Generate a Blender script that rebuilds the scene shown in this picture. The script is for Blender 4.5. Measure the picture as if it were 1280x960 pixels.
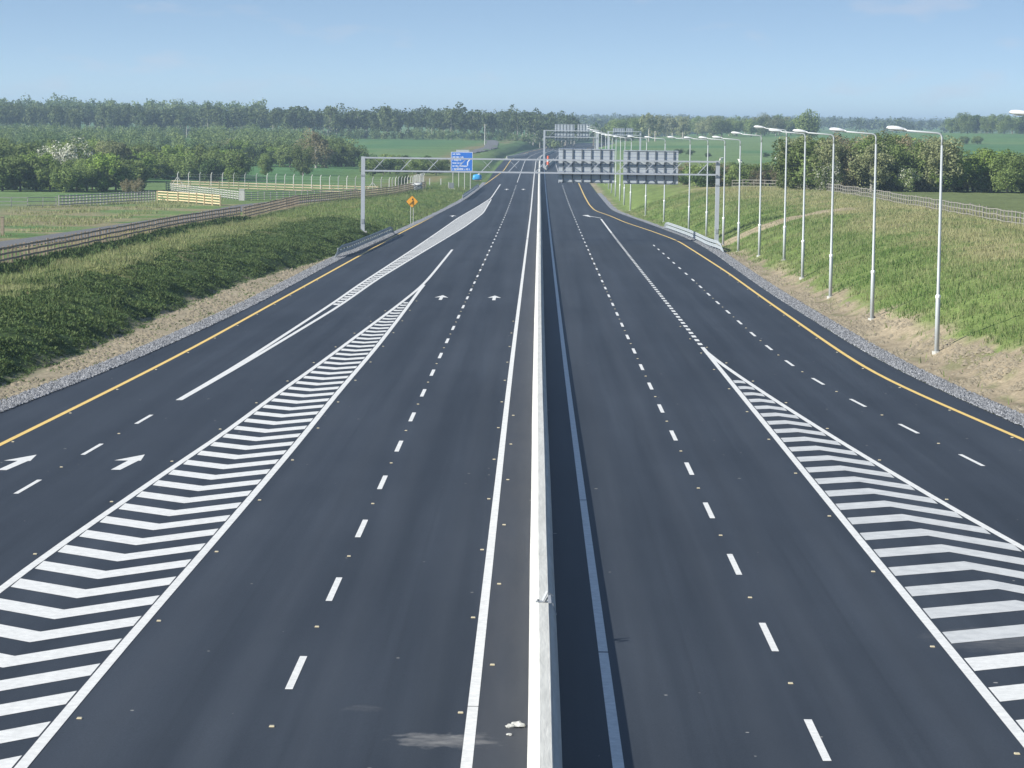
import bpy, math, random
import numpy as np
from mathutils import Matrix, Vector
for o in list(bpy.data.objects): bpy.data.objects.remove(o)
SC = bpy.context.scene
COL = SC.collection
rng = np.random.default_rng(7)
random.seed(7)
R_ = math.radians

# ---------------------------------------------------------------- camera
F = 3600.0; HC = 10.6; ROLL = 0.012           # focal length in photo pixels (1280 wide), eye height, roll
def nrm(v):
    v = np.array(v, float); return v / np.linalg.norm(v)
wy = nrm((670 - 640, -(156 - 480), -F))
wx = np.array((math.cos(ROLL), -math.sin(ROLL), 0.0)); wx = nrm(wx - wx.dot(wy) * wy)
wz = np.cross(wx, wy)
CR = np.array([wx, wy, wz])
cam = bpy.data.cameras.new('camera'); co = bpy.data.objects.new('camera', cam); COL.objects.link(co)
m4 = Matrix.Identity(4)
for i in range(3):
    for j in range(3): m4[i][j] = CR[i][j]
m4.translation = (0, 0, HC)
co.matrix_world = m4
cam.sensor_width = 36.0; cam.sensor_fit = 'HORIZONTAL'; cam.lens = 36.0 * F / 1280.0
cam.clip_start = 0.5; cam.clip_end = 40000
SC.camera = co

# ---------------------------------------------------------------- sky, sun, exposure
SUN_EL, SUN_BACK = R_(30), R_(24)             # sun from the left, a little behind the camera
sdir = Vector((-math.cos(SUN_BACK) * math.cos(SUN_EL), -math.sin(SUN_BACK) * math.cos(SUN_EL), math.sin(SUN_EL)))
W = bpy.data.worlds.new('World'); SC.world = W; W.use_nodes = True
wn = W.node_tree.nodes; wl = W.node_tree.links
bg = wn['Background']; bg.inputs['Strength'].default_value = 0.1
sky = wn.new('ShaderNodeTexSky'); sky.sky_type = 'NISHITA'; sky.sun_disc = False
sky.sun_elevation = SUN_EL; sky.sun_rotation = math.atan2(sdir.x, sdir.y)
sky.air_density = 1.0; sky.dust_density = 0.1; sky.ozone_density = 1.1; sky.altitude = 60
tc = wn.new('ShaderNodeTexCoord'); sep = wn.new('ShaderNodeSeparateXYZ'); cmb = wn.new('ShaderNodeCombineXYZ')
wl.new(tc.outputs['Generated'], sep.inputs[0])
def wmath(op, a, b=None):
    n = wn.new('ShaderNodeMath'); n.operation = op
    for k, v in enumerate((a, b)):
        if v is None: continue
        if isinstance(v, (int, float)): n.inputs[k].default_value = v
        else: wl.new(v, n.inputs[k])
    return n.outputs[0]
zz = wmath('MAXIMUM', sep.outputs['Z'], 0.0)
ex = wmath('EXPONENT', wmath('MULTIPLY', zz, -22.0))
lift = wmath('MULTIPLY', wmath('SUBTRACT', 1.0, ex), 0.24)
wl.new(sep.outputs['X'], cmb.inputs['X']); wl.new(sep.outputs['Y'], cmb.inputs['Y'])
wl.new(wmath('ADD', wmath('ADD', sep.outputs['Z'], lift), 0.05), cmb.inputs['Z'])
wl.new(cmb.outputs[0], sky.inputs['Vector'])
cn = wn.new('ShaderNodeTexNoise'); cn.inputs['Scale'].default_value = 34; cn.inputs['Detail'].default_value = 3
cm = wn.new('ShaderNodeMapping'); cm.inputs['Scale'].default_value = (1, 1, 3.2); cm.inputs['Location'].default_value = (0.35, 0, 0)
wl.new(tc.outputs['Generated'], cm.inputs['Vector']); wl.new(cm.outputs[0], cn.inputs['Vector'])
cr = wn.new('ShaderNodeValToRGB'); cr.color_ramp.elements[0].position = .58; cr.color_ramp.elements[1].position = .78
cr.color_ramp.elements[1].color = (.35, .35, .35, 1)
wl.new(cn.outputs['Fac'], cr.inputs[0])
mx = wn.new('ShaderNodeMixRGB'); mx.inputs['Color2'].default_value = (4.6, 4.4, 4.7, 1)
wl.new(cr.outputs[0], mx.inputs['Fac']); wl.new(sky.outputs[0], mx.inputs['Color1'])
wl.new(mx.outputs[0], bg.inputs['Color'])
sl = bpy.data.lights.new('sun', 'SUN'); sl.energy = 5.0; sl.angle = R_(0.55); sl.color = (1.0, .965, .89)
so = bpy.data.objects.new('sun', sl); COL.objects.link(so)
so.rotation_euler = sdir.to_track_quat('Z', 'Y').to_euler(); so.location = (-60, 0, 80)
SC.view_settings.view_transform = 'Standard'; SC.view_settings.look = 'None'
SC.view_settings.exposure = 0.7; SC.view_settings.gamma = 1.0
SC.render.engine = 'CYCLES'
SC.cycles.max_bounces = 5; SC.cycles.transparent_max_bounces = 8; SC.cycles.volume_bounces = 0
SC.cycles.use_denoising = True

# ---------------------------------------------------------------- numeric helpers
def smooth_table(knots, lo, hi, step, sig):
    Y = np.arange(lo, hi + step, step); v = np.interp(Y, *zip(*knots))
    # continue the end slopes
    k0, k1 = knots[0], knots[1]; sl0 = (k1[1] - k0[1]) / (k1[0] - k0[0])
    v = np.where(Y < k0[0], k0[1] + sl0 * (Y - k0[0]), v)
    n = int(3 * sig / step); k = np.exp(-.5 * (np.arange(-n, n + 1) * step / sig) ** 2); k /= k.sum()
    v = np.convolve(np.pad(v, n, mode='reflect', reflect_type='odd'), k, 'valid')
    return lambda q: np.interp(q, Y, v)
zr = smooth_table([(-300, 2.0), (0, 0), (250, -1.67), (400, -2.45), (500, -2.6), (700, -2.0), (950, -1.3), (1200, -.2), (1600, 1.2), (2400, 3), (4000, 6)], -300, 4000, 5, 60)
def ray(px, py): return CR @ np.array((px - 640, -(py - 480), -F))
def U(px, py, dz=0.0):
    """photo pixel -> point on the road surface"""
    d = ray(px, py); Y = 200.0
    for i in range(120): Y = .5 * Y + .5 * ((zr(Y) + dz - HC) / d[2]) * d[1]
    t = (zr(Y) + dz - HC) / d[2]
    return float(t * d[0]), float(t * d[1])
def XatPix(px, Y, z):
    """X of the point at distance Y and height z that lies in photo column px"""
    X = (px - 670) * Y / F
    for i in range(6):
        c = CR.T @ np.array((X, Y, z - HC)); p = 640 + F * c[0] / -c[2]
        X += (px - p) * Y / F
    return float(X)
def hsh(ix, iy, s):
    n = (ix.astype(np.int64) * 374761393 + iy.astype(np.int64) * 668265263 + s * 974711) & 0xffffffff
    n = ((n ^ (n >> 13)) * 1274126177) & 0xffffffff
    return ((n ^ (n >> 16)) & 0xffff) / 65535.0
def vnoise(x, y, s=0):
    x = np.asarray(x, float); y = np.asarray(y, float)
    ix = np.floor(x); iy = np.floor(y); fx = x - ix; fy = y - iy
    fx = fx * fx * (3 - 2 * fx); fy = fy * fy * (3 - 2 * fy)
    a = hsh(ix, iy, s); b = hsh(ix + 1, iy, s); c = hsh(ix, iy + 1, s); d = hsh(ix + 1, iy + 1, s)
    return (a + (b - a) * fx) * (1 - fy) + (c + (d - c) * fx) * fy
def fbm(x, y, s=0): return (vnoise(x, y, s) * .55 + vnoise(x * 2.1, y * 2.1, s + 3) * .28 + vnoise(x * 4.3, y * 4.3, s + 5) * .17)
def sst(a, b, x):
    t = np.clip((np.asarray(x, float) - a) / (b - a), 0, 1); return t * t * (3 - 2 * t)

# ---------------------------------------------------------------- road lines from the photograph
cshift = smooth_table([(-300, 0), (130, 0), (223, .12), (309, .24), (412, .4), (560, .55), (711, .75), (970, 1.2), (1080, 3.2), (1200, 8), (1350, 17), (1500, 29), (1700, 50), (2400, 140), (4000, 380)], -300, 4000, 5, 25)
def line_from(picks, sig=10, ext=None):
    pts = sorted([U(*p)[::-1] for p in picks])
    yl, xl = pts[-1]
    for Y in range(int(yl) + 60, 4000, 60): pts.append((Y, xl + float(cshift(Y) - cshift(yl))))
    return smooth_table(pts, -300, 4000, 2, sig)
XL = line_from([(0, 516), (160, 455), (320, 381), (426.6, 323), (494, 293), (581, 250), (606, 231), (620, 211), (630, 200)], 14)
XR = line_from([(745, 240), (765, 263.7), (800, 276), (827, 286), (865, 300), (892.5, 316), (925, 340), (960, 365), (1042.5, 416.6), (1090, 446.3), (1146, 476), (1211.7, 504), (1280, 534)], 12)
YLn = line_from([(0, 556), (152, 481), (240, 436), (320, 391), (412.5, 340), (497, 293), (581, 248), (612.5, 226), (629, 214), (638, 200.6)], 14)
YRn = line_from([(722.5, 226.9), (730, 244), (736.5, 255.8), (744, 263.6), (763, 269.8), (780, 277.5), (815, 289), (847.5, 301), (877.5, 320), (910, 341), (960, 377), (1042.5, 434.4), (1090, 465.6), (1146.4, 492.3), (1211.7, 520.5), (1280, 550)], 7)
inL = lambda Y: -1.05 + cshift(Y)
inR = lambda Y: 1.55 + cshift(Y)
laneL = lambda Y: -4.66 + cshift(Y)
laneR = lambda Y: 5.19 + cshift(Y)
BARX = lambda Y: .29 + cshift(Y)

# ---------------------------------------------------------------- terrain height
zfL = smooth_table([(-300, 2.6), (0, 1.7), (150, 1.1), (200, .6), (230, .3), (330, -.5), (400, -.9), (480, -1.5), (600, -1.3), (800, -.2), (1300, 3.5), (1700, 4.5), (3000, 9), (5000, 17), (9000, 28), (13000, 34)], -300, 13000, 10, 25)
zfR = smooth_table([(-300, 4.2), (150, 3.0), (290, 2.4), (400, 1.9), (560, .4), (800, .6), (1300, 3.5), (1700, 5.0), (3000, 10), (5000, 18), (9000, 30), (13000, 36)], -300, 13000, 10, 25)
toeL = smooth_table([(-300, 2.4), (100, 2.6), (125, 3), (165, 4.2), (215, 4.4), (262, 1.3), (4000, 1.3)], -300, 4000, 5, 12)
def H(X, Y):
    X = np.asarray(X, float); Y = np.asarray(Y, float)
    Yc = np.clip(Y, -290, 3900)
    xl, xr, r = XL(Yc), XR(Yc), zr(Yc)
    s1 = xl - X; s2 = X - xr
    lump = (fbm(X * .45, Y * .3, 11) - .5)
    # left verge
    a = toeL(Yc) + .9 * (vnoise(Y * .35, Y * 0 + 2, 4) - .5) * sst(90, 120, Y)
    B = zfL(Y) - r - .1
    wid = 15.0
    t = np.clip((s1 - a) / (wid - 3), 0, 1)
    low = r - .03 + .05 * np.clip(s1 / 3, 0, 1)
    hum = (vnoise(Y * .16, X * .25, 17) - .5)
    left = low + .5 * hum * sst(.02, .2, t) * (1 - sst(.55, .95, t)) + B * (1 - (1 - t) ** 3.9) + .55 * lump * sst(.0, .12, t) * (1 - .9 * sst(.6, .97, t))
    # right verge
    t2 = np.clip((s2 - 2.6 - .8 * (vnoise(Y * .3, Y * 0 + 7, 9) - .5)) / 21.0, 0, 1)
    low2 = r - .03 + .2 * np.clip((s2 - .8) / 2.5, 0, 1)
    right = low2 + (zfR(Y) - r - .15) * (1 - (1 - t2) ** 2.7) + .3 * lump * sst(.0, .1, t2)
    far = sst(40, 300, np.abs(X))
    und = (fbm(X * .004, Y * .004, 21) - .5) * 2.2 * sst(450, 900, Y) * far + (fbm(X * .0011, Y * .0011, 31) - .5) * 16 * sst(1800, 4000, Y)
    hill = 4.6 * np.exp(-((X - 250) / 150) ** 2 - ((Y - 1500) / 420) ** 2)
    z = np.where(s1 > 0, left, np.where(s2 > 0, right, r - .05))
    edge = np.minimum(np.where(s1 > 0, s1, np.where(s2 > 0, s2, 0)), 60) / 60
    return z + (und + hill) * sst(.05, 1, edge)
def Hs(x, y): return float(H(np.array([x]), np.array([y]))[0])

# ---------------------------------------------------------------- materials
MATS = {}
def node_mat(name):
    m = bpy.data.materials.new(name); m.use_nodes = True
    MATS[name] = m
    return m, m.node_tree.nodes, m.node_tree.links, m.node_tree.nodes['Principled BSDF']
def mat(name, c, rough=.7, metal=0.0, nscale=None, namt=.25, c2=None, bump=0.0, bscale=None, spec=None, stretch=None):
    m, n, l, b = node_mat(name)
    b.inputs['Roughness'].default_value = rough; b.inputs['Metallic'].default_value = metal
    if spec is not None: b.inputs['Specular IOR Level'].default_value = spec
    b.inputs['Base Color'].default_value = (*c, 1)
    tcn = n.new('ShaderNodeTexCoord'); src = tcn.outputs['Object']
    if stretch:
        mp = n.new('ShaderNodeMapping'); mp.inputs['Scale'].default_value = stretch
        l.new(src, mp.inputs['Vector']); src = mp.outputs[0]
    if nscale:
        t = n.new('ShaderNodeTexNoise'); t.inputs['Scale'].default_value = nscale; t.inputs['Detail'].default_value = 6; t.inputs['Roughness'].default_value = .65
        l.new(src, t.inputs['Vector'])
        r = n.new('ShaderNodeValToRGB'); r.color_ramp.elements[0].position = .3; r.color_ramp.elements[1].position = .7
        d = c2 if c2 else tuple(v * (1 - namt) for v in c)
        r.color_ramp.elements[0].color = (*d, 1); r.color_ramp.elements[1].color = (*c, 1)
        l.new(t.outputs['Fac'], r.inputs[0]); l.new(r.outputs[0], b.inputs['Base Color'])
    if bump:
        t2 = n.new('ShaderNodeTexNoise'); t2.inputs['Scale'].default_value = bscale or 20; t2.inputs['Detail'].default_value = 5
        l.new(src, t2.inputs['Vector'])
        bp = n.new('ShaderNodeBump'); bp.inputs['Strength'].default_value = bump; bp.inputs['Distance'].default_value = .03
        l.new(t2.outputs['Fac'], bp.inputs['Height']); l.new(bp.outputs[0], b.inputs['Normal'])
    return m
M_white = mat('white_paint', (.78, .78, .75), .6, nscale=5.0, namt=.24, bump=.15, bscale=60)
M_worn = mat('worn_white_paint', (.6, .61, .6), .65, nscale=2.2, c2=(.44, .45, .45), bump=.15, bscale=60)
M_yell = mat('yellow_paint', (.82, .57, .17), .6, nscale=2.5, namt=.18)
M_conc = mat('barrier_concrete', (.6, .6, .56), .8, nscale=3.2, c2=(.44, .44, .41), bump=.35, bscale=11, stretch=(1.6, .16, 1.2))
M_gal = mat('galvanised_steel', (.46, .48, .5), .45, .55, nscale=2, namt=.2)
M_lamp = mat('lamp_column_steel', (.42, .45, .46), .45, .0, nscale=1.5, namt=.12)
M_lant = mat('lantern_shell', (.78, .79, .8), .35, 0)
M_glass = mat('lantern_glass', (.35, .36, .36), .15, 0)
M_panel = mat('sign_back_aluminium', (.47, .51, .54), .5, .0, nscale=.8, namt=.15)
M_stif = mat('shadow_dark_steel', (.13, .15, .17), .55, .0)  # darkened so the stiffeners carry the shadow stripes of the sign backs
M_gant = mat('gantry_steel', (.42, .45, .49), .5, .0, nscale=1, namt=.12)
M_rail = mat('guardrail_steel', (.42, .46, .48), .5, .1, nscale=3, namt=.25)
M_wood = mat('weathered_timber', (.36, .29, .21), .85, nscale=4, namt=.4, stretch=(1, 1, 4))
M_woodn = mat('new_pine_timber', (.62, .5, .3), .75, nscale=4, namt=.22)
M_wood2 = mat('tan_timber', (.46, .37, .25), .8, nscale=4, namt=.3)
M_woodg = mat('grey_timber', (.44, .43, .4), .85, nscale=4, namt=.3)
M_woodr = mat('silvered_timber', (.27, .255, .22), .85, nscale=4, namt=.3)
M_post = mat('pale_concrete_post', (.52, .52, .49), .8, nscale=5, namt=.2)
M_bark = mat('bark', (.2, .18, .14), .9, nscale=3, namt=.4)
M_bpale = mat('pale_bark', (.42, .4, .35), .9, nscale=1.2, namt=.4)
M_orange = mat('orange_sheeting', (.78, .36, .03), .45)
M_black = mat('black_vinyl', (.02, .02, .02), .5)
M_blue = mat('blue_sheeting', (.03, .17, .62), .45)
M_swhite = mat('white_sheeting', (.78, .8, .82), .45)
M_tarp = mat('bright_blue_tarpaulin', (.04, .35, .75), .45, nscale=2, namt=.3, bump=.4, bscale=3)
M_sheet = mat('white_plastic_sheet', (.5, .51, .5), .5, bump=.5, bscale=3)
M_cab = mat('grey_cabinet_paint', (.2, .22, .23), .5)
M_redor = mat('red_orange_plastic', (.7, .13, .05), .5)
M_stud = mat('road_stud_casting', (.6, .52, .34), .35, .2)
M_rub = mat('concrete_lump', (.5, .5, .47), .9, nscale=8, namt=.3, bump=.5, bscale=20)
M_wool = mat('white_fleece', (.72, .7, .65), .95, bump=.6, bscale=14)

# asphalt: grain, laying streaks, dusty median strip, a spilled-dust stain
def asphalt():
    m, n, l, b = node_mat('asphalt')
    tcn = n.new('ShaderNodeTexCoord'); O = tcn.outputs['Object']
    def noise(scale, det=4, st=(1, 1, 1)):
        mp = n.new('ShaderNodeMapping'); mp.inputs['Scale'].default_value = st; l.new(O, mp.inputs['Vector'])
        t = n.new('ShaderNodeTexNoise'); t.inputs['Scale'].default_value = scale; t.inputs['Detail'].default_value = det; t.inputs['Roughness'].default_value = .6
        l.new(mp.outputs[0], t.inputs['Vector']); return t.outputs['Fac']
    def ramp(f, p0, c0, p1, c1):
        r = n.new('ShaderNodeValToRGB'); r.color_ramp.elements[0].position = p0; r.color_ramp.elements[1].position = p1
        r.color_ramp.elements[0].color = (*c0, 1); r.color_ramp.elements[1].color = (*c1, 1); l.new(f, r.inputs[0]); return r.outputs[0]
    def mth(op, a, c=None, d=None):
        q = n.new('ShaderNodeMath'); q.operation = op
        for k, v in enumerate((a, c, d)):
            if v is None: continue
            if isinstance(v, (int, float)): q.inputs[k].default_value = v
            else: l.new(v, q.inputs[k])
        return q.outputs[0]
    def mix(f, a, c, typ='MIX'):
        q = n.new('ShaderNodeMixRGB'); q.blend_type = typ
        if isinstance(f, float): q.inputs[0].default_value = f
        else: l.new(f, q.inputs[0])
        for k, v in ((1, a), (2, c)):
            if isinstance(v, tuple): q.inputs[k].default_value = (*v, 1)
            else: l.new(v, q.inputs[k])
        return q.outputs[0]
    base = ramp(noise(28, 5), .3, (.020, .025, .034), .72, (.039, .0465, .058))
    streak = ramp(noise(1.1, 5, (1, .014, 1)), .33, (.76, .77, .78), .68, (1.24, 1.23, 1.22))
    blot = ramp(noise(.16, 6, (1, .3, 1)), .32, (.8, .81, .82), .68, (1.2, 1.19, 1.17))
    col = mix(1.0, mix(1.0, base, streak, 'MULTIPLY'), blot, 'MULTIPLY')
    sx = n.new('ShaderNodeSeparateXYZ'); l.new(O, sx.inputs[0])
    X, Yv = sx.outputs['X'], sx.outputs['Y']
    # dusty strip between the white edge line and the barrier
    xs = mth('ADD', X, mth('MULTIPLY', mth('SUBTRACT', noise(.8, 3), .5), .3))
    d1 = mth('MULTIPLY', mth('SMOOTH_MIN', mth('MULTIPLY', mth('ADD', xs, 1.15), 4.0), 1.0, .2), 1.0)
    q = n.new('ShaderNodeMapRange'); q.interpolation_type = 'SMOOTHSTEP'; l.new(xs, q.inputs[0]); q.inputs[1].default_value = -1.25; q.inputs[2].default_value = -.9
    q2 = n.new('ShaderNodeMapRange'); q2.interpolation_type = 'SMOOTHSTEP'; l.new(xs, q2.inputs[0]); q2.inputs[1].default_value = .35; q2.inputs[2].default_value = .1
    med = mth('MULTIPLY', mth('MULTIPLY', q.outputs[0], q2.outputs[0]), mth('ADD', .12, mth('MULTIPLY', noise(3, 4, (1, .12, 1)), .4)))
    col = mix(med, col, (.085, .084, .085))
    # spilled cement dust where the photo shows it
    Xd = mth('ADD', X, mth('MULTIPLY', mth('SUBTRACT', noise(2.6, 6), .5), 1.9)); Yd = mth('ADD', Yv, mth('MULTIPLY', mth('SUBTRACT', noise(2.1, 6, (1.3, .8, 1)), .5), 1.9))
    for (px, py, rx, ry, amt) in ((556, 925, 1.0, .7, .38), (452, 886, .35, .25, .06), (1275, 800, 2.2, 1.8, .16)):
        cx, cy = U(px, py)
        e = mth('ADD', mth('POWER', mth('DIVIDE', mth('SUBTRACT', Xd, cx), rx), 2.0), mth('POWER', mth('DIVIDE', mth('SUBTRACT', Yd, cy), ry), 2.0))
        f = mth('MULTIPLY', mth('SUBTRACT', 1.0, mth('MINIMUM', e, 1.0)), mth('MULTIPLY', mth('POWER', noise(4.5, 7, (.6, 1.4, 1)), 1.7), amt * 3.4))
        col = mix(mth('MINIMUM', f, 1.0), col, (.33, .32, .3))
    # speckle of loose grit
    sp = ramp(noise(9, 2), .76, (0, 0, 0), .8, (1, 1, 1))
    col = mix(mth('MULTIPLY', sp, .16), col, (.3, .29, .27))
    vo = n.new('ShaderNodeTexVoronoi'); vo.inputs['Scale'].default_value = 1.5; vo.inputs['Randomness'].default_value = 1.0; l.new(O, vo.inputs['Vector'])
    sc = n.new('ShaderNodeSeparateColor'); l.new(vo.outputs['Color'], sc.inputs[0])
    rad = mth('MULTIPLY', mth('POWER', sc.outputs[0], 5.0), .085)
    col = mix(mth('MULTIPLY', mth('LESS_THAN', vo.outputs['Distance'], rad), .8), col, (.36, .35, .32))
    wob = mth('MULTIPLY', mth('SUBTRACT', noise(.05, 2, (0, 1, 0)), .5), .12)
    for xs_ in (-10.2, -6.5, -2.75, 3.3, 7.1, 10.9):
        dd = mth('ABSOLUTE', mth('SUBTRACT', mth('ADD', X, wob), xs_))
        sm = n.new('ShaderNodeMapRange'); sm.interpolation_type = 'SMOOTHSTEP'; l.new(dd, sm.inputs[0]); sm.inputs[1].default_value = .07; sm.inputs[2].default_value = .015
        col = mix(mth('MULTIPLY', sm.outputs[0], mth('MULTIPLY', noise(.7, 4, (.3, 1, 1)), .35)), col, (.016, .019, .024))
    for xs_ in (-3.9, -1.95, -7.6, -5.6, 2.4, 4.3, 6.0, 7.9):   # faint wheel paths
        dd = mth('ABSOLUTE', mth('SUBTRACT', X, xs_))
        sm = n.new('ShaderNodeMapRange'); sm.interpolation_type = 'SMOOTHSTEP'; l.new(dd, sm.inputs[0]); sm.inputs[1].default_value = .55; sm.inputs[2].default_value = .05
        col = mix(mth('MULTIPLY', sm.outputs[0], mth('MULTIPLY', noise(.12, 5, (2, .5, 1)), .2)), col, (.075, .083, .094))
    l.new(col, b.inputs['Base Color'])
    b.inputs['Roughness'].default_value = .62; b.inputs['Specular IOR Level'].default_value = .3
    bp = n.new('ShaderNodeBump'); bp.inputs['Strength'].default_value = .25; bp.inputs['Distance'].default_value = .01
    l.new(noise(45, 4), bp.inputs['Height']); l.new(bp.outputs[0], b.inputs['Normal'])
    return m
M_asph = asphalt()
M_lane = mat('old_tarmac', (.15, .15, .15), .85, nscale=1.5, namt=.25)

def gravelmat():
    m, n, l, b = node_mat('grey_gravel')
    tcn = n.new('ShaderNodeTexCoord'); v = n.new('ShaderNodeTexVoronoi'); v.inputs['Scale'].default_value = 9
    l.new(tcn.outputs['Object'], v.inputs['Vector'])
    r = n.new('ShaderNodeValToRGB'); r.color_ramp.elements[0].color = (.1, .105, .115, 1); r.color_ramp.elements[1].color = (.34, .35, .37, 1)
    sp = n.new('ShaderNodeSeparateColor'); l.new(v.outputs['Color'], sp.inputs[0]); l.new(sp.outputs[0], r.inputs[0])
    l.new(r.outputs[0], b.inputs['Base Color']); b.inputs['Roughness'].default_value = .9
    bp = n.new('ShaderNodeBump'); bp.inputs['Strength'].default_value = .6; bp.inputs['Distance'].default_value = .05; bp.invert = True
    l.new(v.outputs['Distance'], bp.inputs['Height']); l.new(bp.outputs[0], b.inputs['Normal'])
    return m
M_grav = gravelmat()
def groundmat():
    m, n, l, b = node_mat('soil_and_grass')
    at = n.new('ShaderNodeAttribute'); at.attribute_name = 'Col'
    tcn = n.new('ShaderNodeTexCoord')
    out = at.outputs['Color']
    for sc, lo, hi, st in ((.9, .72, 1.25, (1, .5, 1)), (.035, .82, 1.16, (1, 1, 1)), (5.0, .7, 1.3, (1, 1, 1))):
        mp = n.new('ShaderNodeMapping'); mp.inputs['Scale'].default_value = st; l.new(tcn.outputs['Object'], mp.inputs[0])
        t = n.new('ShaderNodeTexNoise'); t.inputs['Scale'].default_value = sc; t.inputs['Detail'].default_value = 5; t.inputs['Roughness'].default_value = .65
        l.new(mp.outputs[0], t.inputs['Vector'])
        r = n.new('ShaderNodeMapRange'); r.inputs[1].default_value = .3; r.inputs[2].default_value = .7; r.inputs[3].default_value = lo; r.inputs[4].default_value = hi
        l.new(t.outputs['Fac'], r.inputs[0])
        q = n.new('ShaderNodeVectorMath'); q.operation = 'SCALE'; l.new(out, q.inputs[0]); l.new(r.outputs[0], q.inputs['Scale']); out = q.outputs[0]
    l.new(out, b.inputs['Base Color']); b.inputs['Roughness'].default_value = .95; b.inputs['Specular IOR Level'].default_value = .15
    t = n.new('ShaderNodeTexNoise'); t.inputs['Scale'].default_value = 3.5; t.inputs['Detail'].default_value = 6; l.new(tcn.outputs['Object'], t.inputs['Vector'])
    bp = n.new('ShaderNodeBump'); bp.inputs['Strength'].default_value = .5; bp.inputs['Distance'].default_value = .12
    l.new(t.outputs['Fac'], bp.inputs['Height']); l.new(bp.outputs[0], b.inputs['Normal'])
    return m
M_gnd = groundmat()
def leafmat(name, ca, cb, trans=.25, flower=None, rnd=.35):
    m, n, l, b = node_mat(name)
    at = n.new('ShaderNodeAttribute'); at.attribute_name = 'tint'
    r = n.new('ShaderNodeValToRGB'); r.color_ramp.elements[0].color = (*ca, 1); r.color_ramp.elements[1].color = (*cb, 1)
    if flower:
        r.color_ramp.elements[1].position = .55
        e = r.color_ramp.elements.new(.57); e.color = (*flower, 1)
    l.new(at.outputs['Fac'], r.inputs[0])
    oi = n.new('ShaderNodeObjectInfo'); mr = n.new('ShaderNodeMapRange'); mr.inputs[3].default_value = 1 - rnd; mr.inputs[4].default_value = 1 + rnd
    l.new(oi.outputs['Random'], mr.inputs[0])
    q = n.new('ShaderNodeVectorMath'); q.operation = 'SCALE'; l.new(r.outputs[0], q.inputs[0]); l.new(mr.outputs[0], q.inputs['Scale'])
    l.new(q.outputs[0], b.inputs['Base Color']); b.inputs['Roughness'].default_value = .7; b.inputs['Specular IOR Level'].default_value = .2
    tr = n.new('ShaderNodeBsdfTranslucent'); l.new(q.outputs[0], tr.inputs['Color'])
    ms = n.new('ShaderNodeMixShader'); ms.inputs[0].default_value = trans
    l.new(b.outputs[0], ms.inputs[1]); l.new(tr.outputs[0], ms.inputs[2]); l.new(ms.outputs[0], n['Material Output'].inputs['Surface'])
    return m
L_green = leafmat('hedge_leaf', (.115, .175, .05), (.29, .35, .12), .42)
L_fresh = leafmat('fresh_spring_leaf', (.13, .21, .04), (.28, .37, .09), .4)
L_dark = leafmat('dark_leaf', (.05, .095, .03), (.11, .165, .055))
L_pale = leafmat('pale_grey_leaf', (.18, .21, .1), (.36, .37, .19), .42)
L_brown = leafmat('brownish_budding_leaf', (.2, .175, .1), (.35, .31, .18), .4)
L_haw = leafmat('hawthorn_blossom_leaf', (.1, .15, .045), (.18, .23, .07), .3, flower=(.62, .62, .52))
L_wood = leafmat('far_wood_leaf', (.075, .125, .04), (.24, .29, .11), .35)
L_hill = leafmat('distant_hill_leaf', (.05, .075, .03), (.1, .13, .05), .15)
G_weed = leafmat('bank_weed_leaf', (.055, .105, .03), (.26, .28, .11), .25, rnd=0)
G_bank = leafmat('bank_grass_blade', (.115, .2, .05), (.38, .36, .19), .35, rnd=0)

# ---------------------------------------------------------------- object helpers
def obj(name, me, parent=None, loc=None, rot=None, scale=None):
    o = bpy.data.objects.new(name, me); COL.objects.link(o)
    if parent: o.parent = parent
    if loc is not None: o.location = loc
    if rot is not None: o.rotation_euler = rot
    if scale is not None: o.scale = scale
    return o
def tag(o, label, cat=None, group=None, kind=None):
    if label: o['label'] = label
    if cat: o['category'] = cat
    if group: o['group'] = group
    if kind: o['kind'] = kind
    return o
def empty(name, loc, rz=0.0):
    e = bpy.data.objects.new(name, None); COL.objects.link(e); e.location = loc; e.rotation_euler = (0, 0, rz); e.empty_display_size = .3
    return e
def mesh(name, v, f, m, smooth=False):
    me = bpy.data.meshes.new(name); me.from_pydata([tuple(map(float, p)) for p in v], [], [tuple(map(int, q)) for q in f]); me.materials.append(m)
    if smooth: me.polygons.foreach_set('use_smooth', [True] * len(me.polygons))
    me.update(); return me
def fast_mesh(name, V, Fc, m, tint=None):
    """V (n,3) float, Fc (k, c) int faces of one size"""
    me = bpy.data.meshes.new(name); n, c = Fc.shape
    me.vertices.add(len(V)); me.vertices.foreach_set('co', np.asarray(V, np.float32).ravel())
    me.loops.add(n * c); me.loops.foreach_set('vertex_index', np.asarray(Fc, np.int32).ravel())
    me.polygons.add(n); me.polygons.foreach_set('loop_start', np.arange(0, n * c, c, dtype=np.int32))
    me.update(calc_edges=True)
    if tint is not None:
        a = me.attributes.new('tint', 'FLOAT', 'POINT'); a.data.foreach_set('value', np.asarray(tint, np.float32))
    me.materials.append(m); me.validate(); return me
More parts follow.
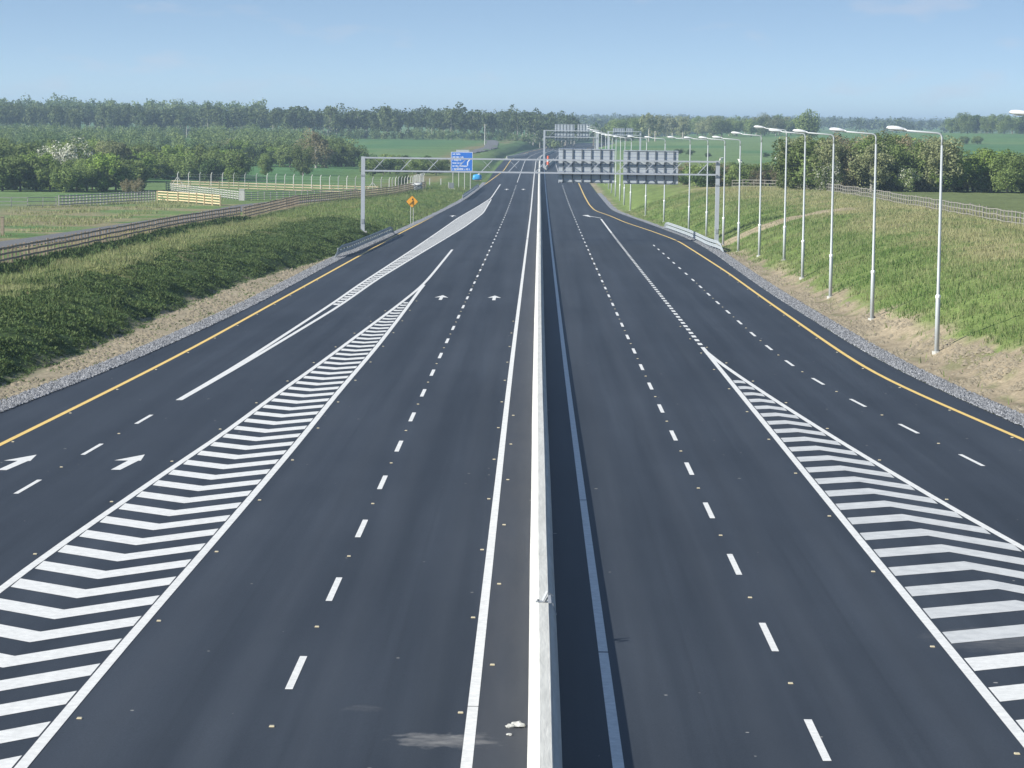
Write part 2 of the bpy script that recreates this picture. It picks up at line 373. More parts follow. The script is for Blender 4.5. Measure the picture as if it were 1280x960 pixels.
class MB:
    def __init__(s): s.v = []; s.f = []
    def box(s, c, d, rz=0.0):
        cx, cy, cz = c; x, y, z = d[0] / 2, d[1] / 2, d[2] / 2; n = len(s.v); ca, sa = math.cos(rz), math.sin(rz)
        for k in (-z, z):
            for (i, j) in ((-x, -y), (x, -y), (x, y), (-x, y)): s.v.append((cx + i * ca - j * sa, cy + i * sa + j * ca, cz + k))
        s.f += [(n, n + 3, n + 2, n + 1), (n + 4, n + 5, n + 6, n + 7)] + [(n + i, n + (i + 1) % 4, n + 4 + (i + 1) % 4, n + 4 + i) for i in range(4)]
        return s
    def tube(s, pts, rad, k=8, cap=True):
        pts = [Vector(p) for p in pts]; n0 = len(s.v)
        for i, p in enumerate(pts):
            d = (pts[min(i + 1, len(pts) - 1)] - pts[max(i - 1, 0)]).normalized()
            a = d.cross(Vector((0, 1, 0)) if abs(d.y) < .9 else Vector((1, 0, 0))).normalized(); b = d.cross(a)
            r = rad[i] if isinstance(rad, (list, tuple)) else rad
            for j in range(k):
                t = 2 * math.pi * j / k; s.v.append(tuple(p + a * (r * math.cos(t)) + b * (r * math.sin(t))))
        for i in range(len(pts) - 1):
            for j in range(k):
                s.f.append((n0 + i * k + j, n0 + i * k + (j + 1) % k, n0 + (i + 1) * k + (j + 1) % k, n0 + (i + 1) * k + j))
        if cap:
            s.f.append(tuple(n0 + j for j in reversed(range(k)))); s.f.append(tuple(n0 + (len(pts) - 1) * k + j for j in range(k)))
        return s
    def beam(s, a, b, w, h):
        """square bar from a to b"""
        a, b = Vector(a), Vector(b); d = (b - a).normalized()
        u = d.cross(Vector((0, 0, 1)) if abs(d.z) < .95 else Vector((1, 0, 0))).normalized() * (w / 2); q = d.cross(u).normalized() * (h / 2); n = len(s.v)
        for p in (a, b):
            for (i, j) in ((-1, -1), (1, -1), (1, 1), (-1, 1)): s.v.append(tuple(p + u * i + q * j))
        s.f += [(n, n + 1, n + 2, n + 3), (n + 7, n + 6, n + 5, n + 4)] + [(n + i, n + 4 + i, n + 4 + (i + 1) % 4, n + (i + 1) % 4) for i in range(4)]
        return s
    def me(s, name, m, smooth=False): return mesh(name, s.v, s.f, m, smooth)
    def build(s, name, m, parent=None, smooth=False, loc=None): return obj(name, s.me(name, m, smooth), parent, loc)

# ---------------------------------------------------------------- ground sheet
rows = np.concatenate([np.arange(-60, 80, 4.0), np.arange(80, 360, 1.25), np.arange(360, 620, 3.0), np.geomspace(620, 12500, 110)])
so1 = np.concatenate([[0, .25, .6, .95], np.arange(1.3, 20, .55), np.arange(20, 60, 2.0), np.geomspace(60, 7000, 60)])
NL = len(so1)
def ground():
    V = []; C = []
    for Y in rows:
        Yc = min(Y, 3900); xl, xr = float(XL(Yc)), float(XR(Yc))
        xs = np.concatenate([(xl - so1)[::-1], np.linspace(xl, xr, 6)[1:-1], xr + so1])
        ys = np.full_like(xs, Y); z = H(xs, ys)
        V.append(np.stack([xs, ys, z], 1))
        s1 = xl - xs; s2 = xs - xr; n1 = fbm(xs * .5, ys * .35, 51); n2 = fbm(xs * .12, ys * .1, 61); n3 = fbm(xs * .006 + 3, ys * .0035, 71)
        big = np.floor(n3 * 9) % 3
        fld = np.where((big == 0)[:, None], [.075, .165, .055], np.where((big == 1)[:, None], [.1, .19, .06], [.13, .2, .07]))
        c = fld.copy()
        def lay(mask, col):
            nonlocal c
            c = c * (1 - mask[:, None]) + np.array(col) * mask[:, None]
        # left verge and land
        tl = float(toeL(Yc))
        L = (s1 > 0)
        lay(L * sst(45, 15, s1) * (1 if Y < 700 else .5), (.12, .175, .05))
        lay(L * sst(tl - .4, tl + .4, s1) * sst(15, 9, s1) * sst(345, 250, ys), (.06, .095, .03))
        lay(L * sst(.48, .62, n2 + .12 * sst(8, 12, s1)) * sst(6, 11, s1) * sst(22, 15, s1) * .8, (.21, .17, .09))
        lay(L * sst(tl + .5, tl - .4, s1 + (n1 - .5) * 2.2) * sst(300, 250, ys), (.31, .265, .185))
        lay(L * sst(15, 19, s1) * sst(60, 44, s1) * sst(.38, .55, n2) * sst(440, 380, ys) * .85, (.26, .22, .13))
        lay(L * sst(17, 19, s1) * sst(26, 22, s1) * sst(.5, .6, n1) * sst(235, 250, ys) * sst(330, 300, ys) * .6, (.34, .3, .04))
        # right verge
        R = (s2 > 0)
        lay(R * sst(60, 25, s2) * (ys < 800), (.14, .19, .055))
        lay(R * sst(.42, .62, n2) * sst(8, 14, s2) * sst(30, 24, s2) * .75 * (ys < 700), (.29, .25, .14))
        lay(R * sst(27, 30, s2) * (ys < 700) * sst(90, 60, s2), (.13, .16, .06))
        db = np.interp(Y, [0, 120, 150, 200, 260, 300, 330], [7.0, 5.5, 4.6, 3.6, 2.8, 1.6, 1.0])
        lay(R * sst(db + .7, db - .5, s2 + (n1 - .5) * 3.4), (.29, .24, .165))
        lay(R * sst(.58, .66, fbm(xs * 1.3, ys * .5, 81)) * sst(1.2, 2, s2) * sst(db + 1, db - 1, s2) * .6, (.11, .13, .05))
        # trench scar beside the gantry leg, scars behind the lamp feet
        tx = xs - 19.9; ty = ys - 311.5 - tx * .12
        lay(R * (ty > -10) * (ty < -.5) * sst(-2.5, -.5, tx + ty * .1) * sst(17, 13, tx) * .9, (.34, .28, .19))
        C.append(c)
    nc = V[0].shape[0]; nr = len(rows)
    V = np.concatenate(V); C = np.concatenate(C)
    i = np.arange(nr - 1)[:, None] * nc + np.arange(nc - 1)[None, :]
    Fc = np.stack([i, i + 1, i + nc + 1, i + nc], -1).reshape(-1, 4)
    me = fast_mesh('ground', V, Fc, M_gnd)
    a = me.color_attributes.new('Col', 'FLOAT_COLOR', 'POINT'); a.data.foreach_set('color', np.concatenate([C, np.ones((len(C), 1))], 1).astype(np.float32).ravel())
    me.polygons.foreach_set('use_smooth', [True] * len(me.polygons))
    tag(obj('ground', me), 'grassy verges, banks and fields on both sides of the road', kind='structure')
ground()

# ---------------------------------------------------------------- road sheet and gravel edges
YS = np.concatenate([np.arange(-60, 700, 6.0), np.arange(700, 1600, 12.0)])
def sheet(name, f0, f1, m, n=2, dz=0.0, ys=YS, kind='structure', label=None, parent=None):
    V = []; 
    for Y in ys:
        x0, x1 = float(f0(Y)), float(f1(Y))
        for k in range(n): V.append((x0 + (x1 - x0) * k / (n - 1), Y, float(zr(Y)) + dz))
    Fc = [(i * n + k, i * n + k + 1, (i + 1) * n + k + 1, (i + 1) * n + k) for i in range(len(ys) - 1) for k in range(n - 1)]
    o = obj(name, mesh(name, V, Fc, m), parent)
    if not parent: tag(o, label, kind=kind)
    return o
road = sheet('road', XL, XR, M_asph, 9, label='dark new asphalt of the empty dual carriageway')
gl = lambda Y: XL(Y) - .8 - .25 * vnoise(Y * .2, 0, 3)
sheet('gravel_edge', gl, lambda Y: XL(Y) - .003, M_grav, 3, .03, np.arange(-60, 640, 4.0), label='grey gravel strip along the left edge of the asphalt')
gr = lambda Y: XR(Y) + .8 + .25 * vnoise(Y * .2, 5, 3)
sheet('gravel_edge', lambda Y: XR(Y) + .003, gr, M_grav, 3, .03, np.arange(-60, 560, 4.0), label='grey gravel strip along the right edge of the asphalt')
def stones(fa, fb, y0, y1, n, label):
    Y = y0 + (y1 - y0) * rng.random(n) ** 1.5; a, b = fa(Y), fb(Y); X = a + (b - a) * rng.random(n)
    s = rng.uniform(.03, .075, n)
    base = np.array([(1, 0, 0), (-.5, .87, 0), (-.5, -.87, 0), (0, 0, 1.1)])
    ang = rng.random(n) * 6.28; ca, sa = np.cos(ang), np.sin(ang)
    V = np.empty((n, 4, 3)); 
    for k in range(4):
        bx, by, bz = base[k]
        V[:, k, 0] = X + s * (bx * ca - by * sa); V[:, k, 1] = Y + s * (bx * sa + by * ca) * 1.3; V[:, k, 2] = zr(Y) + .03 + s * bz
    i = np.arange(n)[:, None] * 4
    Fc = np.concatenate([i + np.array([[0, 1, 3]]), i + np.array([[1, 2, 3]]), i + np.array([[2, 0, 3]])])
    tag(obj('gravel_stones', fast_mesh('gravel_stones', V.reshape(-1, 3), Fc, M_grav)), label, kind='stuff')
stones(lambda Y: XL(Y) - 1.1, lambda Y: XL(Y) + .06, 60, 330, 26000, 'loose grey stones on the left gravel edge')
stones(lambda Y: XR(Y) - .06, lambda Y: XR(Y) + 1.1, 60, 330, 26000, 'loose grey stones on the right gravel edge')

# ---------------------------------------------------------------- painted markings (pieces of the road)
DZ = .006
def ribbon(name, fx, y0, y1, w, m=M_white, step=8.0, dz=DZ):
    n = max(2, int(abs(y1 - y0) / step) + 1); ys = np.linspace(y0, y1, n); V = []
    for Y in ys:
        x = float(fx(Y)); g = (float(fx(Y + 1)) - float(fx(Y - 1))) / 2; k = w / 2 * math.sqrt(1 + g * g)
        z = float(zr(Y)) + dz; V += [(x - k, Y, z), (x + k, Y, z)]
    return obj(name, mesh(name, V, [(2 * i, 2 * i + 1, 2 * i + 3, 2 * i + 2) for i in range(n - 1)], m), road)
ribbon('edge_line', YLn, -60, 1500, .21, M_yell)
ribbon('edge_line', YRn, -60, 1500, .21, M_yell, 4)
for (a, b) in ((-60, 53.6), (53.66, 1500)): ribbon('edge_line', inL, a, b, .2)
for (a, b) in ((-60, 59.6), (59.72, 85.5), (85.62, 1500)): ribbon('edge_line', inR, a, b, .2)
P = 10.84
def dashes(fx, yc, k0, k1, w=.15, ln=3.62):
    for k in range(k0, k1): ribbon('lane_dash', fx, yc + k * P - ln / 2, yc + k * P + ln / 2, w, step=3)
dashes(laneL, 56.9, -8, 52)
dashes(laneR, 51.0, -8, 53)
ribbon('lane_line', laneL, 640, 1500, .13); ribbon('lane_line', laneR, 640, 1500, .13)
G1L = line_from([(225, 499), (300, 455), (423.7, 374), (444, 359), (515, 312.5), (572.5, 272.5), (613.5, 248), (625, 231)], 7)
G1R = line_from([(225, 500), (300, 457.5), (423.7, 383), (468.7, 351), (525, 317), (581, 283.4), (603.7, 266.5), (615, 247), (623.4, 231.4)], 7)
G2L = line_from([(565.7, 311.5), (536, 348), (525, 359.5), (497, 382), (440.6, 424), (384, 466), (336.5, 498.6), (281, 542), (213.7, 585), (139, 638), (39, 705), (0, 736)], 6)
G2R = line_from([(566, 311.5), (536, 349), (525, 362), (502.5, 393), (468.7, 436.7), (435, 476), (415, 498.6), (382.5, 542), (337.5, 594), (285, 656), (232.5, 716), (180, 776), (127.5, 836), (80.6, 894), (30, 955)], 8)
G3L = lambda Y: 8.93 + cshift(Y) * .8
G3R = line_from([(874, 433), (902.7, 456), (958.4, 493.8), (1017.5, 531.6), (1070, 564.4), (1122.5, 595.5), (1188, 635), (1280, 685.8)], 4)
RMP = line_from([(817.5, 307), (830, 317.5), (842.5, 329), (857.5, 342), (875, 358), (896, 377.5), (924, 402.5), (941, 418), (960, 434), (984, 453), (1019, 476), (1070, 502.7), (1135, 535.5), (1214, 575)], 6)
ribbon('gore_line', G1L, 117, 620, .22); ribbon('gore_line', lambda Y: min(float(G1R(Y)), 99) , 117, 505, .22, dz=DZ + .003)
ribbon('gore_line', G2L, -40, 286, .22, step=5); ribbon('gore_line', G2R, -40, 215, .22, step=5, dz=DZ + .003)
ribbon('gore_line', lambda Y: G3L(Y), -40, 152, .22, step=5); ribbon('gore_line', G3R, -40, 149, .22, step=5, dz=DZ + .003)
LR = lambda Y: -14.76 - (108.8 - Y) * .0277
for k in range(-8, 1): ribbon('lane_dash', LR, 108.8 + k * P - 1.8, 108.8 + k * P + 1.8, .15, step=3)
for k in range(-9, 20): ribbon('lane_dash', RMP, 98.1 + k * P - 1.8, 98.1 + k * P + 1.8, .15, step=3)
for k in range(0, 62): ribbon('short_dash', G3L, 153.6 + k * 3.05, 155.2 + k * 3.05, .24, step=3)
ribbon('gore_line', G3L, 343, 402, .22)
def chevrons(fl, fr, ys, sl, sr, th, fold, worn=lambda Y: False):
    """one bar with a bend for each Y; sl and sr are the slopes of the two arms"""
    for Y in ys:
        x0, x1 = float(fl(Y)) + .15, float(fr(Y)) - .15
        if x1 - x0 < .25: continue
        xm = x0 + (x1 - x0) * fold
        V = []
        for (x, yy) in ((x0, Y + sl * (xm - x0)), (xm, Y), (x1, Y + sr * (x1 - xm))):
            if x != xm:   # meet the border lines where the bar really ends
                f = fl if x == x0 else fr; x = float(f(yy)) + (.15 if x == x0 else -.15)
            for q in (-th / 2, th / 2): V.append((x, yy + q, float(zr(yy + q)) + DZ))
        if V[4][0] - V[0][0] < .2: continue
        obj('chevron_bar', mesh('chevron_bar', V, [(0, 2, 3, 1), (2, 4, 5, 3)], M_worn if worn(Y) else M_white), road)
# near edge of each bar read from the photo along the right-hand border of each gore
ya, yb = U(0, 0 + 868 - 0 + 0)[1] if False else U(109, 868)[1], U(240, 701)[1]
per2 = (yb - ya) / 6.0
chevrons(G2L, G2R, [ya - 2.6 + per2 * k for k in range(-22, 52) if ya - 2.6 + per2 * k < 196], .85, 1.2, 1.32, .5)
chevrons(G1L, G1R, np.arange(188, 503, 3.05), .85, 1.2, 1.8, .5)
y3a, y3b = U(915, 479)[1], U(1107, 712)[1]
per3 = (y3a - y3b) / 18.0
chevrons(G3L, G3R, [y3a - per3 * k + .9 for k in range(0, 52)], -.6, -1.6, 1.45, .5, lambda Y: Y > 63)
def arrow(X, Y, L, w, fx=None):
    s = [(-.09, 0), (.09, 0), (.09, .55 * L), (w / 2, .5 * L), (0, L), (-w / 2, .5 * L), (-.09, .55 * L)]
    V = [(X + a * 1.25, Y + b, float(zr(Y + b)) + DZ) for a, b in s]
    obj('lane_arrow', mesh('lane_arrow', V, [(0, 1, 2, 6), (2, 3, 4), (2, 4, 6), (6, 4, 5)], M_white), road)
def half_arrow(X, Y):
    s = [(-.17, 0), (.13, 0), (.34, 2.7), (.42, 2.7), (.3, 4.6), (-.46, 2.7), (.0, 2.7)]
    V = [(X + a, Y + b, float(zr(Y + b)) + DZ) for a, b in s]
    obj('lane_arrow', mesh('lane_arrow', V, [(0, 1, 2, 6), (6, 2, 3, 4), (6, 4, 5)], M_white), road)
half_arrow(-16.93, 91.4); half_arrow(-13.36, 91.9); arrow(-6.35, 194.8, 6.0, .75); arrow(-2.72, 195.2, 6.0, .75)
ax, ay = U(565, 271); arrow(ax, ay, 7, .9)
for px in (633, 654): ax, ay = U(px, 237.5); arrow(ax, ay, 9, .9)
def drop_arrow():
    t0, t1 = Vector(U(751, 272.6)), Vector(U(737, 270.2)); d = (t1 - t0).normalized(); q = Vector((0, 1)) * .9
    tip = Vector(U(727.5, 269.2)); hb = [t1 + Vector((.1, -5)), t1 + Vector((-.1, 6))]
    V = [t0 - q, t1 - q, t1 + q, t0 + q, hb[0], tip, hb[1]]
    V = [(v.x, v.y, float(zr(v.y)) + DZ) for v in V]
    obj('lane_arrow', mesh('lane_arrow', V, [(0, 3, 2, 1), (4, 6, 5)], M_white), road)
drop_arrow()
# raised studs
stud = MB(); stud.v = [(-.05, -.06, 0), (.05, -.06, 0), (.05, .06, 0), (-.05, .06, 0), (-.04, -.04, .02), (.04, -.04, .02), (.04, .04, .02), (-.04, .04, .02)]
stud.f = [(4, 5, 6, 7), (0, 1, 5, 4), (1, 2, 6, 5), (2, 3, 7, 6), (3, 0, 4, 7)]
stud_me = stud.me('road_stud', M_stud)
def studs(fx, y0, n, dx=0.0):
    for k in range(n):
        Y = y0 + k * P; obj('road_stud', stud_me, road, (float(fx(Y)) + dx, Y, float(zr(Y)) + .004))
studs(laneL, 51.5, 22); studs(laneR, 56.4, 22); studs(RMP, 103.5, 12); studs(LR, 81.6, 3)
studs(G2R, 52.0, 14, .32); studs(G2L, 62.0, 12, -.32); studs(G3L, 50.0, 12, -.32); studs(G3R, 76, 8, .3)
studs(YLn, 100, 12, .25); studs(YRn, 106, 14, -.25); studs(inL, 53, 12, -.22); studs(inL, 58, 6, .3)

# ---------------------------------------------------------------- central concrete barrier
def barrier():
    prof = [(-.30, 0), (-.30, .08), (-.25, .24), (-.19, .34), (-.125, .86), (-.10, .9), (.10, .9), (.125, .86), (.155, .34), (.235, .26), (.30, .08), (.30, 0)]
    ys = np.concatenate([np.arange(-50, 300, 3.0), np.arange(300, 1180, 10.0)]); V = []
    for Y in ys:
        x = float(BARX(Y)) + .012 * float(vnoise(Y * .11, 0, 8) - .5); z = float(zr(Y))
        V += [(x + a, Y, z + b - (.02 if b == 0 else 0)) for a, b in prof]
    k = len(prof)
    Fc = [(i * k + j, (i + 1) * k + j, (i + 1) * k + j + 1, i * k + j + 1) for i in range(len(ys) - 1) for j in range(k - 1)]
    Fc += [tuple(range(k))[::-1], tuple((len(ys) - 1) * k + j for j in range(k))]
    e = empty('concrete_barrier', (0, 0, 0)); tag(e, 'long white concrete safety barrier down the middle of the carriageways', 'barrier')
    obj('barrier_wall', mesh('barrier_wall', V, [f[::-1] for f in Fc], M_conc), e)
    for Y in (38, 67.5, 98, 128, 158, 190): # sealed joints, a thin raised bead
        x = float(BARX(Y)); z = float(zr(Y)); b = MB(); b.box((x, Y, z + .902), (.2, .02, .008)); b.build('joint_seal', M_rub, e)
barrier()
def top_bracket():
    X0, Y0 = .33, 0
    d = ray(682, 750); Y0 = 66.0
    for i in range(60): Y0 = .5 * Y0 + .5 * ((zr(Y0) + .95 - HC) / d[2]) * d[1]
    x = float(BARX(Y0)); z = float(zr(Y0)) + .9
    e = empty('steel_bracket', (x, Y0, z)); tag(e, 'small bent steel bracket fixed on top of the concrete barrier', 'bracket')
    b = MB(); b.beam((-.13, 0, .012), (.14, 0, .012), .09, .014); b.beam((.14, 0, .012), (.21, 0, -.2), .09, .014); b.build('strap', M_gal, e)
    b = MB(); b.beam((-.02, .02, .02), (.06, .1, .17), .05, .012); b.beam((.06, .1, .17), (.16, .13, .08), .05, .012); b.beam((.02, -.04, .02), (.09, -.12, .14), .05, .012); b.beam((.09, -.12, .14), (.1, -.22, .02), .05, .012); b.build('bent_arm', M_gal, e)
    for p in ((-.09, 0), (.09, 0)): b = MB(); b.tube([(p[0], p[1], .018), (p[0], p[1], .05)], .018, 6); b.build('bolt', M_stif, e)
    e.scale = (1.3,) * 3
top_bracket()
for k, (px, py, s) in enumerate(((638, 909, .1), (648, 908, .13), (637, 919, .055))):
    X, Y = U(px, py); import bmesh
    bm = bmesh.new(); bmesh.ops.create_icosphere(bm, subdivisions=2, radius=s)
    for v in bm.verts: v.co *= .7 + .6 * random.random(); v.co.z *= .5
    me = bpy.data.meshes.new('concrete_lump'); bm.to_mesh(me); bm.free(); me.materials.append(M_rub)
    tag(obj('concrete_lump', me, None, (X, Y, float(zr(Y)) + s * .2)), ('broken concrete lump on the asphalt beside the barrier, left of the larger one', 'largest broken concrete lump on the asphalt at the foot of the barrier', 'smallest crumb of concrete in front of the two lumps beside the barrier')[k], 'rubble', 'concrete lumps beside the barrier')

# ---------------------------------------------------------------- street lamps
ORD = ['first', 'second', 'third', 'fourth', 'fifth', 'sixth', 'seventh', 'eighth', 'ninth', 'tenth', 'eleventh', 'twelfth', 'thirteenth', 'fourteenth', 'fifteenth', 'sixteenth', 'seventeenth', 'eighteenth', 'nineteenth', 'twentieth', 'twenty-first', 'twenty-second', 'twenty-third', 'twenty-fourth', 'twenty-fifth', 'twenty-sixth', 'twenty-seventh', 'twenty-eighth', 'twenty-ninth', 'thirtieth']
def lamp_meshes():
    col = MB(); col.tube([(0, 0, -.3), (0, 0, 2.75), (0, 0, 2.8), (0, 0, 10.5)], [.125, .12, .085, .06], 10)
    col2 = MB(); col2.tube([(0, 0, 2.72), (0, 0, 2.76), (0, 0, 2.9), (0, 0, 2.94)], [.12, .135, .135, .09], 10)
    arm = MB(); pts = [(0, 0, 10.45), (0, 0, 10.85), (-.03, 0, 10.97), (-.1, 0, 11.05), (-.25, 0, 11.09), (-2.0, 0, 11.22)]; arm.tube(pts, [.06, .058, .056, .054, .052, .045], 8)
    hd = MB()  # tapering shell
    secs = [(-1.8, .05, .05, 11.22), (-1.95, .11, .1, 11.245), (-2.2, .17, .15, 11.27), (-2.5, .18, .15, 11.3), (-2.72, .13, .11, 11.32), (-2.82, .05, .05, 11.32)]
    for (x, w, h, z) in secs:
        for j in range(10): t = 2 * math.pi * j / 10; hd.v.append((x, w * math.cos(t), z + h * math.sin(t) * (1.0 if math.sin(t) > 0 else .55)))
    for i in range(len(secs) - 1):
        for j in range(10): hd.f.append((i * 10 + j, i * 10 + (j + 1) % 10, (i + 1) * 10 + (j + 1) % 10, (i + 1) * 10 + j))
    hd.f += [tuple(range(10)), tuple(reversed([50 + j for j in range(10)]))]
    gl = MB(); gl.box((-2.4, 0, 11.2), (.5, .2, .03))
    door = MB(); door.box((-.118, 0, .9), (.02, .1, .6)); door.box((-.132, 0, .9), (.01, .02, .05))
    ft = MB(); ft.tube([(0, 0, -.2), (0, 0, .06)], .24, 10)
    return [('column', col.me('column', M_lamp, True)), ('collar', col2.me('collar', M_lant, True)), ('arm', arm.me('arm', M_lamp, True)), ('lantern', hd.me('lantern', M_lant, True)), ('access_door', door.me('access_door', M_gal)), ('footing', ft.me('footing', M_rub))], gl.me('lantern_glass', M_glass)
LM, LG = lamp_meshes()
def lamp_spots():
    pk = [(1171, 438), (1090, 398), (1038, 371), (1003, 350), (980, 333), (949, 321), (923, 311), (904, 302.5), (883, 293), (861, 285), (830, 275), (807, 267.5), (788, 261)]
    out = [(23.4, 126.0)] + [U(px, py, .4) for px, py in pk]
    for px, Y in ((780.5, 470), (775, 497), (769.5, 525), (764.6, 553), (761, 582), (756.4, 622), (751.5, 672), (747.5, 725), (745.5, 780), (743.5, 850)): out.append((XatPix(px, Y, 0), Y))
    return out
for k, (X, Y) in enumerate(lamp_spots()):
    z = Hs(X, Y) - (.45 if k == 0 else 0)
    e = empty('street_lamp', (X, Y, z), R_(random.uniform(-4, 4)))
    lab = ('street lamp whose white head alone enters at the right edge' if k == 0 else ('grey street lamp nearest the camera with its whole column in view' if k == 1 else ('farthest of the grey street lamps on the right bank' if k == 23 else ORD[k - 1] + ' nearest grey street lamp fully in view on the right bank')))
    tag(e, lab, 'street lamp', 'street lamps along the right bank')
    for nm, me in LM:
        if k > 13 and nm in ('access_door', 'footing'): continue
        p = obj(nm, me, e)
        if nm == 'lantern' and k < 14: obj('lantern_glass', LG, p)

# ---------------------------------------------------------------- sign gantries
def gantry(name, x0, x1, Y, ztop, zbot, panels, label, pw=.42, chord=.16, bay=3.05, detail=True, zb0=None, zb1=None, cat='gantry'):
    zb0 = Hs(x0, Y) if zb0 is None else zb0; zb1 = Hs(x1, Y) if zb1 is None else zb1
    e = empty(name, (x0, Y, zb0)); tag(e, label, cat)
    def L(x, y, z): return (x - x0, y, z - zb0)
    for x, zb in ((x0, zb0), (x1, zb1)):
        b = MB(); b.box(L(x, 0, (zb - .4 + ztop + .12) / 2), (pw, .5, ztop + .12 - zb + .4)); po = b.build('post', M_gant, e)
        if detail:
            b = MB(); b.box(L(x, 0, zb + .06), (pw + .5, 1.0, .14)); b.build('base_plate', M_rub, po)
            b = MB(); b.box(L(x, -.27, zb + 6.2), (pw + .1, .06, .16)); b.build('collar_plate', M_gal, po); b = MB(); b.box(L(x + .0, -.27, zb + 1.2), (.3, .05, .5)); b.build('hatch', M_gal, po)
    dep = .8
    for y in (-dep / 2, dep / 2):
        for z in (ztop, zbot):
            b = MB(); b.box(L((x0 + x1) / 2, y, z), (x1 - x0 - pw + .04 if True else 0, chord, chord)); b.build('chord', M_gant, e)
    n = max(2, int(round((x1 - x0 - pw) / bay))); w = (x1 - x0 - pw) / n; xa = x0 + pw / 2
    for i in range(n):
        a = xa + i * w
        b = MB(); b.beam(L(a + .3 * w, -dep / 2, zbot), L(a + .75 * w, -dep / 2, ztop), .08, .08); b.build('diagonal', M_gant, e)
        b = MB(); b.beam(L(a + .3 * w, dep / 2, ztop), L(a + .8 * w, dep / 2, zbot), .03, .03); b.build('diagonal', M_gant, e)
        b = MB()
        for z in (zbot, ztop): b.beam(L(a + .3 * w, -dep / 2, z), L(a + .3 * w, dep / 2, z), .06, .06)
        b.build('cross_tie', M_gant, e)
    for (pa, pb, za, zt, ns) in panels:
        yp = dep / 2 + .42
        b = MB(); nb = 9; hh = (zt - za) / nb
        for i in range(nb): b.box(L((pa + pb) / 2, yp, za + hh * (i + .5)), (pb - pa, .05, hh - .03))
        pn = b.build('sign_panel', M_panel, e); tag(pn, 'grey ribbed back of a large direction sign')
        b = MB(); b.box(L((pa + pb) / 2, yp + .034, (za + zt) / 2), (pb - pa - .02, .012, zt - za - .02)); b.build('sign_face', M_blue, pn)
        for i in range(ns):
            x = pa + (pb - pa) * (i + .5) / ns
            b = MB(); b.box(L(x, yp - .065, (za + zt) / 2 - .02), (.05, .08, zt - za - .04)); b.box(L(x, yp - .112, (za + zt) / 2 - .02), (.12, .014, zt - za - .04)); b.build('stiffener', M_stif, pn)
        for z in (zt - .12, za + .1):
            b = MB(); b.box(L((pa + pb) / 2, yp - .045, z), (pb - pa - .1, .03, .06)); b.build('panel_rail', M_stif, pn)
        for z in (ztop, zbot):
            for i in range(ns):
                x = pa + (pb - pa) * (i + .5) / ns; b = MB(); b.box(L(x, dep / 2 + .16, z), (.1, .2, .1)); b.build('clamp', M_gant, pn)
        if detail:   # thin walkway between truss and panel, throws broken shadows on the panel
            b = MB(); b.box(L((pa + pb) / 2, dep / 2 + .2, zbot - .1), (pb - pa - .4, .22, .03)); b.build('walkway', M_gal, pn)
    return e
GY = 314.0
sg = F / GY
def gz(px, py, Y):   # height of a photo pixel at distance Y
    d = ray(px, py); return HC + d[2] * Y / d[1]
gx0, gx1 = XatPix(453.5, GY, 0), XatPix(896, GY, 0)
ztop = gz(453.5, 197, GY); zbot = gz(453.5, 213.2, GY)
pp = []
for (a, b, ta, tb) in ((698, 768, 186, 229), (779, 847.5, 188, 230.5)):
    pp.append((XatPix(a, GY + .8, 5), XatPix(b, GY + .8, 5), gz((a + b) / 2, tb, GY + .8), gz((a + b) / 2, ta, GY + .8), 6))
gantry('sign_gantry', gx0, gx1, GY, ztop, zbot, pp, 'grey lattice sign gantry spanning all lanes, with two large sign backs')
Y2 = 815.0
a2, b2 = XatPix(680, Y2, 0), XatPix(746, Y2, 0)
pp = [(XatPix(p, Y2, 9), XatPix(q, Y2, 9), gz(p, 175.5, Y2), gz(p, 155, Y2), ns) for p, q, ns in ((693.6, 718, 6), (722, 737, 4))]
gantry('sign_gantry', a2, b2, Y2, gz(680, 163, Y2), gz(680, 171, Y2), pp, 'distant sign gantry over the right carriageway, its left leg in the median', .55, .22, 3.2, False)
Y3 = 985.0
a3, b3 = XatPix(760, Y3, 0), XatPix(800, Y3, 0)
pp = [(XatPix(p, Y3, 9), XatPix(q, Y3, 9), gz(p, 170, Y3), gz(p, 160, Y3), ns) for p, q, ns in ((766.5, 781, 5), (783, 791.5, 3))]
gantry('sign_gantry', a3, b3, Y3, gz(770, 164.3, Y3), gz(770, 168.8, Y3), pp, 'farthest small sign gantry seen behind the row of lamps', .55, .22, 2.8, False)

